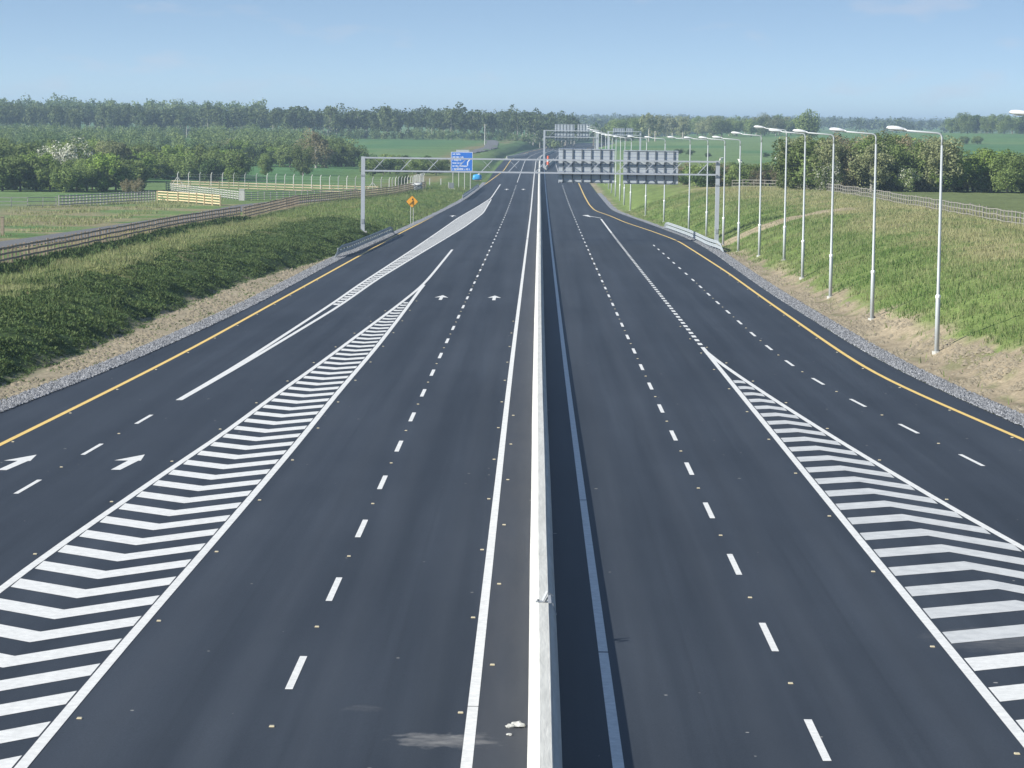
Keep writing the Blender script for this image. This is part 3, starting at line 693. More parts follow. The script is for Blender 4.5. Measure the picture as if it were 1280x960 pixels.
# ---------------------------------------------------------------- guardrails
def guardrail(pts, label, end=4.0):
    """pts: list of (x, y); double W-beam on posts, both ends ramped into the ground"""
    P0 = np.array(pts, float); seg = np.linalg.norm(np.diff(P0, axis=0), axis=1); cum = np.concatenate([[0], np.cumsum(seg)]); T = cum[-1]
    at = lambda s: (float(np.interp(s, cum, P0[:, 0])), float(np.interp(s, cum, P0[:, 1])))
    ox, oy = at(T / 2); oz = float(zr(oy))
    e = empty('guardrail', (ox, oy, oz)); tag(e, label, 'guardrail')
    prof = [(.0, .16), (.045, .12), (.045, .06), (-.02, .02), (-.02, -.02), (.045, -.06), (.045, -.12), (0, -.16)]
    for zc, nm in ((.86, 'upper_beam'), (.44, 'lower_beam')):
        V = []; n = 26
        for i in range(n + 1):
            s = T * i / n; x, y = at(s); x2, y2 = at(min(s + .2, T)); x1, y1 = at(max(s - .2, 0)); d = np.array((x2 - x1, y2 - y1)); d /= np.linalg.norm(d); nx, ny = d[1], -d[0]
            if ox > 0: nx, ny = -nx, -ny
            k = min(1, s / end, (T - s) / end); k = .12 + .88 * (k * k * (3 - 2 * k))
            for (a, b) in prof: V.append((x + nx * a - ox, y + ny * a - oy, float(zr(y)) - oz + (zc + b) * k))
        m = len(prof); Fc = [(i * m + j, i * m + j + 1, (i + 1) * m + j + 1, (i + 1) * m + j) for i in range(n) for j in range(m - 1)]
        o = obj(nm, mesh(nm, V, Fc, M_rail), e); md = o.modifiers.new('thick', 'SOLIDIFY'); md.thickness = .006
    pm = MB().box((0, 0, .35), (.1, .12, 1.1)).me('post', M_gal)
    s = end * .8
    while s < T - end * .6:
        x, y = at(s); sgn = -1 if ox < 0 else 1
        obj('post', pm, e, (x + sgn * .12 - ox, y - oy, float(zr(y)) - oz - .08)); s += 2.4
YY = np.linspace(262, 331, 14); gp = [(float(XL(y)) - .25 - .5 * max(0, 1 - abs(y - 262) / 12), y) for y in YY]
guardrail(gp, 'short steel guardrail on the left edge below the tall gantry leg')
YY = np.linspace(286, 362, 14); gp = [(float(XR(y)) + .25 + .8 * max(0, 1 - abs(y - 286) / 14), y) for y in YY]
guardrail(gp, 'short steel guardrail on the right edge around the gantry leg')
YY = np.linspace(497, 585, 10); gp = [(float(XL(y)) - .3, y) for y in YY]
guardrail(gp, 'far steel guardrail on the left edge near the blue sign')

# ---------------------------------------------------------------- fences
def fence(name, pts, label, m, gap=2.0, ht=1.3, rails=4, span=2, pw=.1, rh=.09, group=None, post_only=False, lean=1.5, mp=None, sink=.3):
    P0 = np.array(pts, float); seg = np.linalg.norm(np.diff(P0, axis=0), axis=1); cum = np.concatenate([[0], np.cumsum(seg)]); T = cum[-1]
    n = int(T / gap); at = lambda s: (float(np.interp(s, cum, P0[:, 0])), float(np.interp(s, cum, P0[:, 1])))
    ox, oy = at(T / 2); oz = Hs(ox, oy)
    e = empty(name, (ox, oy, oz)); tag(e, label, 'fence', group)
    pme = MB().box((0, 0, (ht - sink) / 2), (pw, pw, ht + sink)).me('post', mp or m)
    rme = MB().box((.5, 0, 0), (1, .04, rh)).me('rail', m)
    PP = []
    for i in range(n + 1):
        x, y = at(T * i / n); z = Hs(x, y); PP.append((x, y, z))
        obj('post', pme, e, (x - ox, y - oy, z - oz), (R_(random.uniform(-lean, lean)), R_(random.uniform(-lean, lean)), R_(random.uniform(0, 20))), (random.uniform(.9, 1.15),) * 2 + (random.uniform(.95, 1.06),))
    if post_only: return e
    for i in range(0, n, span):
        a = Vector(PP[i]); b = Vector(PP[min(i + span, n)]); d = b - a
        yaw = math.atan2(d.y, d.x); pit = -math.atan2(d.z, math.hypot(d.x, d.y)); side = Vector((-math.sin(yaw), math.cos(yaw), 0)) * (pw / 2 + .021)
        if (a + side).x < (a - side).x and ox < 0: side = -side
        for k in range(rails):
            z = ht * (.2 + .74 * k / max(1, rails - 1)) + random.uniform(-.02, .02)
            obj('rail', rme, e, (a.x - ox + side.x, a.y - oy + side.y, a.z - oz + z), (0, pit + R_(random.uniform(-.3, .3)), yaw), (d.length + .02, 1, 1))
    return e
fence('bank_fence', [(-35.2, 178), (-35.4, 235), (-35.3, 285), (-33.6, 328)], 'brown post and rail fence along the top of the left bank, nearest stretch', M_wood, gap=1.6, pw=.13, rh=.14, ht=1.5, group='timber fences on the left bank')
fence('bank_fence', [(-33.4, 330), (-33.2, 405), (-28.5, 450), (-24, 493), (-20.5, 540)], 'brown post and rail fence continuing beyond the corner towards the gantry leg', M_wood, gap=1.7, rails=4, span=2, pw=.13, rh=.13, ht=1.4, group='timber fences on the left bank')
fence('field_fence', [(-74, 372), (-64.5, 374), (-62.5, 376)], 'low three-rail field fence at the far left edge', M_woodg, rails=3)
fence('field_fence', [(-62.3, 377), (-58.5, 398), (-55.2, 418)], 'grey post and rail fence between the left pasture and the dry ground', M_woodg, gap=1.35, ht=1.5, pw=.14, rh=.15)
fence('pine_fence', [(-55.0, 419.5), (-49, 408), (-42.8, 392)], 'bright new pine four-rail fence beside the side road', M_woodn, gap=3.9, ht=1.5, span=1, pw=.16, rh=.15)
fence('grey_fence', [(-64, 500), (-52, 460), (-44.5, 433)], 'pale grey timber fence behind the bright pine fence', M_woodg, gap=2.5, ht=1.35, rh=.12)
fence('grey_fence', [(-43.4, 431), (-36, 452), (-29, 470)], 'grey rail fence right of the concrete pillar, behind the side road', M_woodg, gap=2.2, ht=1.3, rh=.11)
fence('tan_fence', [(-66, 523), (-50, 512), (-36, 500), (-27, 496)], 'tan timber rail fence in front of the white concrete posts', M_wood2, gap=2.2, ht=1.25, rails=3, rh=.12)
fence('right_fence', [(40.5, 205), (40.6, 300), (40.4, 380), (39.6, 412)], 'weathered post and rail fence along the top of the right bank', M_woodr, gap=2.0, ht=1.2, rails=3, rh=.08)
fence('right_fence', [(39.4, 414), (37.5, 432), (30, 440)], 'far stretch of rail fence turning below the right hedge', M_woodr, gap=2.2, ht=1.2, rails=3, rh=.08)
p = MB(); p.box((0, 0, .75), (.75, .5, 1.7)); p.box((0, 0, 1.64), (.85, .6, .1)); p.build('pillar', M_post).location = (-43.9, 431.6, Hs(-43.9, 431.6)); tag(bpy.data.objects['pillar'], 'grey concrete gate pillar between the two grey fences', 'pillar')
def conc_posts():
    m = MB(); m.box((0, 0, 1.0), (.12, .12, 2.4)); m.beam((0, 0, 2.15), (.2, 0, 2.55), .11, .11)
    me = m.me('post', M_post)
    pts = [(-67, 540), (-50, 534), (-36, 522), (-26, 512), (-22.5, 530), (-21.5, 556)]
    P0 = np.array(pts); cum = np.concatenate([[0], np.cumsum(np.linalg.norm(np.diff(P0, axis=0), axis=1))]); T = cum[-1]
    e = empty('concrete_post_fence', (-44, 530, Hs(-44, 530))); tag(e, 'row of tall pale concrete fence posts with cranked tops across the field', 'fence')
    prev = None; n = int(T / 2.3)
    for i in range(n + 1):
        s = T * i / n; x, y = float(np.interp(s, cum, P0[:, 0])), float(np.interp(s, cum, P0[:, 1])); z = Hs(x, y)
        obj('post', me, e, Vector((x, y, z)) - e.location, (R_(random.uniform(-2, 2)), 0, R_(random.uniform(-25, 25))))
        if i in (0, n // 2, n - 3):
            b = MB(); b.beam((x, y, z + 1.6), (x + 1.1, y, z), .12, .12); b.beam((x, y, z + 1.6), (x - 1.1, y, z), .12, .12); b.build('brace', M_post, e, loc=-e.location)
        if prev:
            b = MB()
            for h in (.5, 1.1, 1.7, 2.1): b.beam((prev[0], prev[1], prev[2] + h), (x, y, z + h), .012, .012)
            b.build('wire', M_gal, e, loc=-e.location)
        prev = (x, y, z)
conc_posts()
for k, (px, Y) in enumerate(((537, 560), (551, 566))):
    X = XatPix(px, Y, -1.5); b = MB(); b.box((0, 0, .5), (.2, .16, 1.8)); b.box((0, -.085, 1.1), (.14, .012, .24))
    tag(b.build('marker_post', M_post, loc=(X, Y, Hs(X, Y))), ('short white marker post left of the grey cabinet, farther from it', 'short white marker post just left of the grey cabinet')[k], 'post', 'white marker posts')
b = MB(); b.box((0, 0, .75), (.3, .3, 1.9)); b.box((0, 0, 1.72), (.36, .36, .06)); X = XatPix(3, 262, 0)
tag(b.build('gate_post', M_wood, loc=(X, 262, Hs(X, 262))), 'dark timber gate post at the far left edge by the side road', 'post')

# ---------------------------------------------------------------- side roads
def ground_ribbon(name, pts, w, m, label, dz=.05, n=60):
    P0 = np.array(pts, float); cum = np.concatenate([[0], np.cumsum(np.linalg.norm(np.diff(P0, axis=0), axis=1))]); V = []; k = 5
    for i in range(n + 1):
        s = cum[-1] * i / n; x, y = np.interp(s, cum, P0[:, 0]), np.interp(s, cum, P0[:, 1]); x2, y2 = np.interp(s + 3, cum, P0[:, 0]), np.interp(s + 3, cum, P0[:, 1]); x1, y1 = np.interp(s - 3, cum, P0[:, 0]), np.interp(s - 3, cum, P0[:, 1])
        d = np.array((x2 - x1, y2 - y1)); d /= np.linalg.norm(d) + 1e-9
        for j in range(k):
            o = w * (j / (k - 1) - .5); xx, yy = x + d[1] * o, y - d[0] * o; V.append((xx, yy, Hs(xx, yy) + dz))
    tag(obj(name, mesh(name, V, [(i * k + j, i * k + j + 1, (i + 1) * k + j + 1, (i + 1) * k + j) for i in range(n) for j in range(k - 1)], m)), label, kind='structure')
ground_ribbon('side_road', [(-47, 170), (-44.5, 220), (-43, 250), (-40.5, 320), (-39.3, 360), (-38.8, 400), (-36.5, 425), (-30, 448)], 4.6, M_lane, 'narrow grey side road behind the left bank fence')
ground_ribbon('hill_road', [(XatPix(582, 960, 0), 960), (XatPix(598, 1010, 0), 1010), (XatPix(613, 1090, 0), 1090), (XatPix(616, 1240, 0), 1240), (XatPix(612, 1300, 0), 1300)], 5.0, M_lane, 'pale far lane climbing the field left of the motorway', .12)

# ---------------------------------------------------------------- signs and small things on the left verge
def merge_sign():
    Y = 368.0; X = XatPix(515, Y, -1); z = Hs(X, Y)
    e = empty('merge_sign', (X, Y, z)); tag(e, 'orange diamond warning sign with black merge arrow on two posts', 'sign')
    zc = gz(515, 252, Y) - z; r = .82
    for x in (-.17, .17): MB().tube([(x, .05, -.3), (x, .05, zc + .5)], .04, 8).build('post', M_post, e)
    def diamond(name, r, y0, y1, m, par):
        V = []; c = .12
        prof = []
        for a in range(4):
            t = math.pi / 2 * a; px, pz = math.cos(t), math.sin(t); qx, qz = -math.sin(t), math.cos(t)
            prof += [(r * px - c * px - c * qx, zc + r * pz - c * pz - c * qz), (r * px - c * .3 * px, zc + r * pz - c * .3 * pz), (r * px - c * px + c * qx, zc + r * pz - c * pz + c * qz)]
        n = len(prof); V = [(x, y0, zz_) for x, zz_ in prof] + [(x, y1, zz_) for x, zz_ in prof]
        return obj(name, mesh(name, V, [tuple(range(n)), tuple(reversed(range(n, 2 * n)))] + [(i, n + i, n + (i + 1) % n, (i + 1) % n) for i in range(n)], m), par)
    pl = diamond('sign_border', r, -.02, .0, M_black, e)
    diamond('sign_face', r - .05, -.026, -.021, M_orange, e)
    b = MB(); b.beam((.08, -.03, zc - .45), (.08, -.03, zc + .2), .16, .004)
    b.v += [(-.05, -.032, zc + .19), (.21, -.032, zc + .19), (.08, -.032, zc + .5)]; n = len(b.v); b.f.append((n - 3, n - 2, n - 1))
    b.beam((-.36, -.0305, zc - .36), (.06, -.0305, zc + .02), .14, .004)
    b.build('merge_arrow', M_black, e)
merge_sign()
def blue_sign():
    Y = 562.0; x0, x1 = XatPix(563.5, Y, 0), XatPix(590.5, Y, 0); zt, zb = gz(577, 190, Y), gz(577, 214, Y); X = (x0 + x1) / 2; z = Hs(X, Y)
    e = empty('direction_sign', (X, Y, z)); tag(e, 'large blue motorway direction sign with white lettering on four posts', 'sign')
    w = x1 - x0; h = zt - zb; zc = (zt + zb) / 2 - z
    for k in range(4):
        x = -w / 2 + w * (.1 + .27 * k); zz0 = Hs(X + x, Y) - z; MB().tube([(x, .12, zz0 - .3), (x, .12, zc + h / 2 - .1)], .07, 8).build('post', M_post, e)
    MB().box((0, .03, zc), (w, .05, h)).build('sign_board', M_swhite, e)
    MB().box((0, 0, zc), (w - .16, .006, h - .16)).build('sign_face', M_blue, e)
    MB().box((.15, .03, zc + h / 2 + .22), (w * .6, .05, .4)).build('top_plate', M_panel, e)
    rr = random.Random(3); ztop_ = zc + h / 2 - .42
    for (row, ln, hh) in ((0, .36, .24), (1, .5, .24), (2, .4, .24), (3, .42, .24), (4, .7, .26), (5, .78, .3)):
        b = MB(); x = -w / 2 + .3; end = -w / 2 + .3 + ln * w
        while x < end:   # illegible lettering: small strokes in word groups
            q = rr.uniform(.07, .12); b.box((x + q / 2, -.006, ztop_ - row * .58 + rr.uniform(-.02, .02)), (q, .006, hh * rr.uniform(.75, 1.15))); x += q + (.04 if rr.random() > .18 else .2)
        b.build('lettering', M_swhite, e)['kind'] = 'stuff'
    b = MB(); b.beam((w * .27, -.006, zc - .1), (w * .4, -.006, zc + .6), .006, .22); b.beam((w * .27, -.0065, zc - .1), (w * .27, -.0065, zc - .75), .006, .22); b.build('route_arrow', M_swhite, e)
blue_sign()
def lump_mesh(name, m, sx, sy, sz, amp, seed):
    import bmesh
    bm = bmesh.new(); bmesh.ops.create_icosphere(bm, subdivisions=3, radius=1); r = random.Random(seed)
    for v in bm.verts:
        n = float(fbm(np.array([v.co.x * 2.3 + seed]), np.array([v.co.y * 2.3 + v.co.z * 1.7]))[0]) - .5
        k = max(abs(v.co.x), abs(v.co.y), abs(v.co.z)); c = v.co * (1 + .55 * (1 / k - 1)) * (1 + amp * n)
        v.co = Vector((c.x * sx, c.y * sy, max(c.z, -.15) * sz))
    me = bpy.data.meshes.new(name); bm.to_mesh(me); bm.free(); me.materials.append(m); me.polygons.foreach_set('use_smooth', [True] * len(me.polygons)); return me
Y = 640.0; X = XatPix(596.5, Y, -1.8); e = empty('covered_trailer', (X, Y, Hs(X, Y))); tag(e, 'bright blue tarpaulin-covered stack on the verge right of the blue sign', 'tarpaulin')
obj('tarpaulin', lump_mesh('tarpaulin', M_tarp, 1.0, 1.1, 1.05, .25, 4), e, (0, 0, .35)); obj('highlight_patch', lump_mesh('highlight_patch', M_sheet, .32, .5, .22, .3, 9), e, (.42, -.2, 1.32)); MB().box((0, 0, .1), (1.7, 1.9, .25)).build('pallet', M_wood2, e)  # small white lump stands in for the bright highlight on the tarpaulin
Y = 548.0; X = XatPix(564, Y, -1.5); e = empty('roadside_cabinet', (X, Y, Hs(X, Y))); tag(e, 'small grey roadside cabinet on a concrete plinth below the blue sign', 'cabinet')
MB().box((0, 0, .06), (1.3, 1.0, .3)).build('plinth', M_post, e); MB().box((.08, 0, .75), (.9, .6, 1.05)).build('cabinet_body', M_cab, e); MB().box((.08, -.31, .75), (.8, .02, .95)).build('door', M_cab, e); MB().box((-.5, 0, .75), (.14, .5, 1.3)).build('side_post', M_post, e)
Y = 520.0; X = XatPix(521, Y, -1.5); e = empty('sheeted_heap', (X, Y, Hs(X, Y))); tag(e, 'white plastic sheet draped over a dark heap at the end of the post row', 'sheet')
obj('heap', lump_mesh('heap', M_cab, 1.0, .8, 1.1, .35, 12), e, (.3, 0, .2)); obj('sheet', lump_mesh('sheet', M_sheet, 1.25, .85, .5, .6, 15), e, (-.05, 0, 1.3)); 
for k in range(4): MB().beam((-.9 + .35 * k, -.5, -.2), (-.7 + .35 * k, -.2, 1.5), .12, .12).build('prop', M_post, e)
e.scale = (.8, .8, .8)
Y = 1150.0; X = XatPix(606, Y, 2); b = MB(); z = Hs(X, Y); e = empty('utility_pole', (X, Y, z)); tag(e, 'thin utility pole standing by the far lane', 'pole'); b.tube([(0, 0, -.5), (0, 0, 8.4)], [.2, .14], 8); b.build('pole', M_post, e); MB().box((0, 0, 7.9), (1.6, .12, .14)).build('crossarm', M_wood, e)
Y = 830.0; X = XatPix(685, Y, -1); e = empty('works_marker', (X, Y, float(zr(Y)))); tag(e, 'red and orange works marker beside the distant gantry leg', 'marker'); b = MB(); b.tube([(0, 0, .05), (0, 0, 3.4)], [.42, .3], 10); b.build('marker_body', M_redor, e); MB().box((0, 0, .04), (1.1, 1.1, .1)).build('base', M_cab, e); MB().tube([(0, 0, 1.8), (0, 0, 2.4)], [.372, .352], 10).build('band', M_swhite, e)
def temp_barrier(x0, y0, x1, y1, label):
    e = empty('temporary_barrier', (x0, y0, float(zr(y0)))); tag(e, label, 'barrier', 'temporary barriers on the far road'); n = max(2, int(math.hypot(x1 - x0, y1 - y0) / 6)); rz = math.atan2(y1 - y0, x1 - x0)
    for i in range(n):
        t = (i + .5) / n; L = math.hypot(x1 - x0, y1 - y0) / n - .1; x, y = (x1 - x0) * t, (y1 - y0) * t; z = float(zr(y0 + y)) - float(zr(y0))
        b = MB(); b.box((x, y, z + .15), (L, .6, .3), rz); b.box((x, y, z + .6), (L, .26, .62), rz); b.build('barrier_unit', M_conc, e)
xa, ya_ = U(682, 212); xb, yb_ = U(692, 201.5); temp_barrier(xa, ya_, xb, yb_, 'white temporary barrier slanting across the far right carriageway')
xa, ya_ = U(637, 198.5); xb, yb_ = U(662, 194.5); temp_barrier(xa - 1, ya_, xb - 1, yb_, 'white barrier along the outside of the far bend')

# ---------------------------------------------------------------- trees and bushes
def crown(seed, h, rx, z0, n, leaf, lumps, flower=0.0, flat=1.0, lr=(.3, .5), spread=.92, rmin=.55):
    g = np.random.default_rng(seed); zc = (z0 + h) / 2; rz = (h - z0) / 2
    d = g.normal(size=(lumps, 3)); d /= np.linalg.norm(d, axis=1)[:, None]; rad = g.uniform(.2, spread, lumps) ** .7
    c = d * rad[:, None] * np.array([rx, rx, rz]) + np.array([0, 0, zc]); r = g.uniform(lr[0] * rmin, lr[1], lumps) * min(rx, rz)
    k = g.integers(0, lumps, n); q = g.normal(size=(n, 3)); q /= np.linalg.norm(q, axis=1)[:, None]
    p = c[k] + q * (r[k] * g.uniform(.35, 1.05, n) ** .5)[:, None]
    p[:, 2] = np.maximum(p[:, 2], .15 + .2 * g.random(n))
    nn = q + g.normal(size=(n, 3)) * .7; nn[:, 2] += .35; nn /= np.linalg.norm(nn, axis=1)[:, None]
    u = np.cross(nn, g.normal(size=(n, 3))); u /= np.linalg.norm(u, axis=1)[:, None]; v = np.cross(nn, u)
    s = (leaf * g.uniform(.55, 1.35, n))[:, None]
    V = np.stack([p - u * s * .5, p + v * s * .32 * flat, p + u * s * .5, p - v * s * .32 * flat], 1).reshape(-1, 3)
    t = np.clip(.25 + .35 * (g.random(lumps)[k]) + .25 * g.normal(size=n) * .5, 0, .54 if flower else 1)
    if flower:
        fl = g.random(n) < flower * (.3 + g.random(lumps)[k] * 1.4); t[fl] = .6 + .4 * g.random(fl.sum())
    return V, np.arange(n * 4).reshape(n, 4), np.repeat(t, 4), c, r
def trunk_mesh(seed, h, z0, c, m, r0):
    g = random.Random(seed); b = MB(); top = z0 + (h - z0) * .55
    b.tube([(0, 0, -.4), (g.uniform(-.1, .1), g.uniform(-.1, .1), top * .5), (g.uniform(-.25, .25), g.uniform(-.25, .25), top)], [r0, r0 * .75, r0 * .35], 7)
    for k in range(min(7, len(c))):
        p = c[k]; zb = top * g.uniform(.35, .9); b.tube([(0, 0, zb), (p[0] * .5, p[1] * .5, (zb + p[2]) / 2 + .1), tuple(p)], [r0 * .4, r0 * .25, r0 * .08], 5, False)
    return b.me('trunk', m)
PROTO = {}
def proto(key, h, rx, z0, n, leaf, lumps, lm, bark=None, flower=0.0, var=3, lr=(.3, .5), spread=.92, rmin=.55):
    out = []
    for k in range(var):
        sd = abs(hash((len(PROTO), k))) % 99991 if False else len(PROTO) * 17 + k * 5 + 3
        V, Fc, t, c, r = crown(sd, h, rx, z0, n, leaf, lumps, flower, lr=lr, spread=spread, rmin=rmin)
        out.append((fast_mesh('crown', V, Fc, lm, t), trunk_mesh(sd, h, z0, c, bark or M_bark, .03 * h + .02)))
    PROTO[key] = out
proto('bush', 5.0, 3.1, .0, 5200, .33, 34, L_green)
proto('fresh', 6.0, 3.2, .0, 5200, .34, 34, L_fresh)
proto('dark', 4.6, 2.6, .0, 3400, .34, 22, L_dark)
proto('haw', 6.5, 3.4, .0, 5200, .33, 34, L_haw, flower=.2)
proto('tree', 8.0, 3.5, .2, 6500, .36, 44, L_green)
proto('pale', 8.0, 3.2, .3, 5600, .34, 44, L_pale, M_bpale)
proto('brown', 7.0, 3.3, .1, 4600, .31, 36, L_brown, M_bpale)
proto('may', 6.5, 3.4, .0, 5200, .33, 30, L_haw, flower=.6, var=2)
proto('oak', 11.0, 5.0, 1.2, 4200, .6, 38, L_green, lr=(.34, .48), spread=.68, rmin=.85)
proto('tall', 12.0, 3.4, 2.0, 2600, .6, 26, L_pale, M_bpale, lr=(.28, .45))
proto('cone', 13.0, 2.6, 1.0, 2000, .6, 14, L_dark, lr=(.4, .6), var=1)
for (cm_, tm_) in PROTO['cone']:
    for me in (cm_,):
        a = np.empty(len(me.vertices) * 3, np.float32); me.vertices.foreach_get('co', a); a = a.reshape(-1, 3); k = np.clip(1.25 - a[:, 2] / 13.0, .08, 1.2); a[:, 0] *= k; a[:, 1] *= k; me.vertices.foreach_set('co', a.ravel()); me.update()
NAT = dict(bush=5.0, fresh=6.0, dark=4.6, haw=6.5, may=6.5, tree=8.0, pale=8.0, brown=7.0, oak=11.0, tall=12.0, cone=13.0)
TR = random.Random(21)
def tree(key, px, Y, h, label, group=None, name=None, wide=1.0):
    X = XatPix(px, Y, 0); z = Hs(X, Y); X = XatPix(px, Y, z); z = Hs(X, Y); s = h / NAT[key]
    e = empty(name or {'bush': 'bush', 'dark': 'dark_bush', 'haw': 'hawthorn_tree', 'may': 'hawthorn_tree', 'brown': 'budding_tree'}.get(key, 'tree'), (X, Y, z - .05), TR.uniform(0, 6.28)); e.scale = (s * wide, s * wide, s)
    tag(e, label, 'bush' if key in ('bush', 'dark') else 'tree', group)
    c, t = TR.choice(PROTO[key]); obj('crown', c, e); obj('trunk', t, e)
    return e
WORD = dict(bush='green bush', fresh='bright green bush', tree='leafy green tree', pale='pale greyish tree', dark='dark green bush', haw='blossoming hawthorn', brown='brownish budding tree', oak='broad green tree', tall='tall thin pale tree', cone='conifer')
def row(keys, x0, x1, n, Y0, Y1, h0, h1, place, group, jit=.4, wide=1.0, name='hedge_tree'):
    for i in range(n):
        t = (i + .5 + TR.uniform(-jit, jit)) / n; key = TR.choice(keys)
        lab = WORD[key] + ', ' + (ORD[i] + ' from the left' if i else 'leftmost') + ' ' + place
        tree(key, x0 + (x1 - x0) * t, TR.uniform(Y0, Y1), TR.uniform(h0, h1), lab, group, name=name, wide=wide)
# left
row(['bush', 'fresh', 'tree', 'bush'], -25, 172, 20, 478, 500, 4.6, 6.4, 'in the hedge behind the left pasture', 'front hedge bushes left', wide=1.1)
row(['tree', 'pale', 'bush', 'tree'], -20, 185, 15, 545, 600, 6.5, 8.6, 'in the row behind the left pasture hedge', 'trees behind the left hedge', wide=1.15)
tree('may', 62, 518, 7.4, 'hawthorn in white blossom at far left, left one of the pair'); tree('may', 88, 520, 8.2, 'hawthorn in white blossom, right one of the pair at far left')
row(['fresh', 'bush', 'fresh', 'tree'], 165, 300, 16, 580, 630, 5.0, 7.0, 'behind the bright pine fence', 'bright bushes behind the pine fence', wide=1.15)
tree('dark', 265, 560, 5.2, 'dark round bush standing out behind the white posts'); tree('fresh', 292, 555, 3.6, 'small round pale-green bush just behind the white posts')
tree('brown', 172, 470, 2.6, 'reddish brown bush at the end of the grey field fence'); tree('brown', 158, 474, 2.4, 'lower reddish brown bush left of the taller one by the field fence')
row(['tree', 'bush', 'dark', 'fresh', 'pale'], 270, 445, 22, 720, 790, 4.6, 7.0, 'in the hedge between the left fields', 'hedge between left fields', wide=1.2)
tree('brown', 395, 715, 9.2, 'tall brownish budding tree above the middle hedge'); tree('tree', 332, 640, 4.8, 'rounded bush alone in the field left of the gantry'); tree('tree', 379, 640, 6.6, 'tall bush in the field, nearer the gantry leg')
row(['bush', 'dark', 'tree'], 455, 562, 12, 640, 700, 3.2, 4.8, 'in the hedge seen through the gantry beam', 'bushes behind the gantry beam', wide=1.2)
tree('dark', 503, 548, 2.6, 'low dark shrub behind the last white posts')
# right
row(['tree', 'pale', 'bush', 'pale', 'tree', 'brown'], 985, 1185, 20, 402, 422, 6.3, 7.8, 'in the tall hedge behind the right fence', 'right hedge trees', wide=1.15)
row(['tree', 'bush', 'tree', 'fresh'], 1175, 1310, 14, 402, 420, 4.8, 6.2, 'in the lower right end of the hedge', 'right hedge shorter trees', wide=1.2)
row(['pale', 'brown', 'tree'], 995, 1180, 13, 428, 450, 7.2, 8.4, 'in the back row of the right hedge', 'trees behind right hedge', wide=1.1)
tree('haw', 1033, 397, 4.2, 'faintly flowering hawthorn low in the right hedge, near the third lamp'); tree('haw', 1133, 402, 3.6, 'flowering hawthorn in the right hedge left of the nearest lamp')
row(['brown', 'bush', 'dark', 'pale'], 852, 990, 20, 450, 500, 2.6, 4.4, 'in the low hedge beyond the right bank', 'low hedge beyond right bank', wide=1.25)
tree('oak', 1009, 1180, 15.0, 'large round solitary tree against the sky on the right', name='round_tree', wide=.85)
tree('cone', 742, 1420, 15.5, 'dark pointed conifer above the distant gantry', name='conifer_tree')
row(['oak', 'tree'], 752, 806, 6, 1350, 1450, 10.5, 13, 'of the rounded trees beside the conifer', 'rounded trees by the conifer', name='far_tree')
tree('tall', 811, 1300, 14.0, 'tall thin pale tree right of the rounded trees'); tree('tall', 819, 1310, 13.0, 'second tall thin pale tree, slightly lower')
row(['oak', 'tall', 'tree', 'pale'], 826, 1000, 26, 1400, 1700, 8, 12.0, 'in the wooded belt beyond the right fields', 'belt beyond right fields', name='far_tree', wide=1.2)
row(['oak', 'tree', 'dark'], 1188, 1300, 14, 1480, 1620, 8, 11, 'in the clump on the right hilltop', 'hilltop clump right', name='far_tree', wide=1.15)
tree('bush', 1205, 1180, 3.6, 'round bush in the hillside field, left of two'); tree('bush', 1222, 1180, 3.8, 'round bush in the hillside field, right of two')
for k, (px, Y, h) in enumerate(((957, 900, 1.5), (977, 800, 1.8), (862, 930, 1.8), (848, 940, 2.0), (885, 900, 1.4))):
    tree('dark', px, Y, h, ('small dark bush alone in the far right field, upper', 'dark low bush alone in the far right field, lower', 'dark bush in the field hedge behind the lamps, middle', 'dark bush in the field hedge behind the lamps, left', 'dark bush in the field hedge behind the lamps, right')[k], wide=1.7)
# the far wood: one mass of slim trees, and the wooded hills behind
def wood(name, label, n, fX, h0, h1, leaf, per, lm, trunks=.0, seed=5, wid=(.17, .28), low=(.1, .35)):
    g = np.random.default_rng(seed); VV = []; TT = []; tb = MB()
    for i in range(n):
        X, Y = fX(g); z = Hs(X, Y); h = g.uniform(h0, h1) * (1.12 if g.random() < .1 else 1); rx = h * g.uniform(*wid)
        V, Fc, t, c, r = crown(int(g.integers(1e6)), h, rx, h * g.uniform(*low), per, leaf, 12, lr=(.42, .68), spread=.62, rmin=1.0)
        VV.append(V + np.array([X, Y, z])); TT.append(np.clip(t * .6 + g.uniform(-.15, .45), 0, 1))
        if g.random() < trunks: tb.tube([(X, Y, z - .5), (X + g.uniform(-.3, .3), Y, z + h * .75)], [.26, .1], 5, False)
    V = np.concatenate(VV); N = len(V) // 4
    o = tag(obj(name, fast_mesh(name, V, np.arange(N * 4).reshape(N, 4), lm, np.concatenate(TT))), label, kind='stuff')
    if trunks: tag(tb.build('trunks', M_bpale, o), None, kind='stuff')
def far_left(g):
    Y = g.uniform(1290, 1560); px = g.uniform(-60, 720); return XatPix(px, Y, 4), Y
wood('far_wood', 'long belt of slim hazy trees along the horizon on the left', 620, far_left, 11.5, 15.5, 1.25, 300, L_wood, .4)
def far_left2(g):
    px = g.uniform(-60, 330); Y = g.uniform(1560, 1800); return XatPix(px, Y, 4), Y
wood('far_wood', 'higher back rows of the wood at far left', 190, far_left2, 16, 19, 1.35, 260, L_wood, 0, 8)
def under(g):
    Y = g.uniform(1270, 1330); px = g.uniform(-60, 700); return XatPix(px, Y, 4), Y
wood('undergrowth', 'low bushes along the foot of the far wood', 260, under, 2.5, 5.5, .8, 120, L_wood, 0, 12, (.5, .8), (.0, .05))
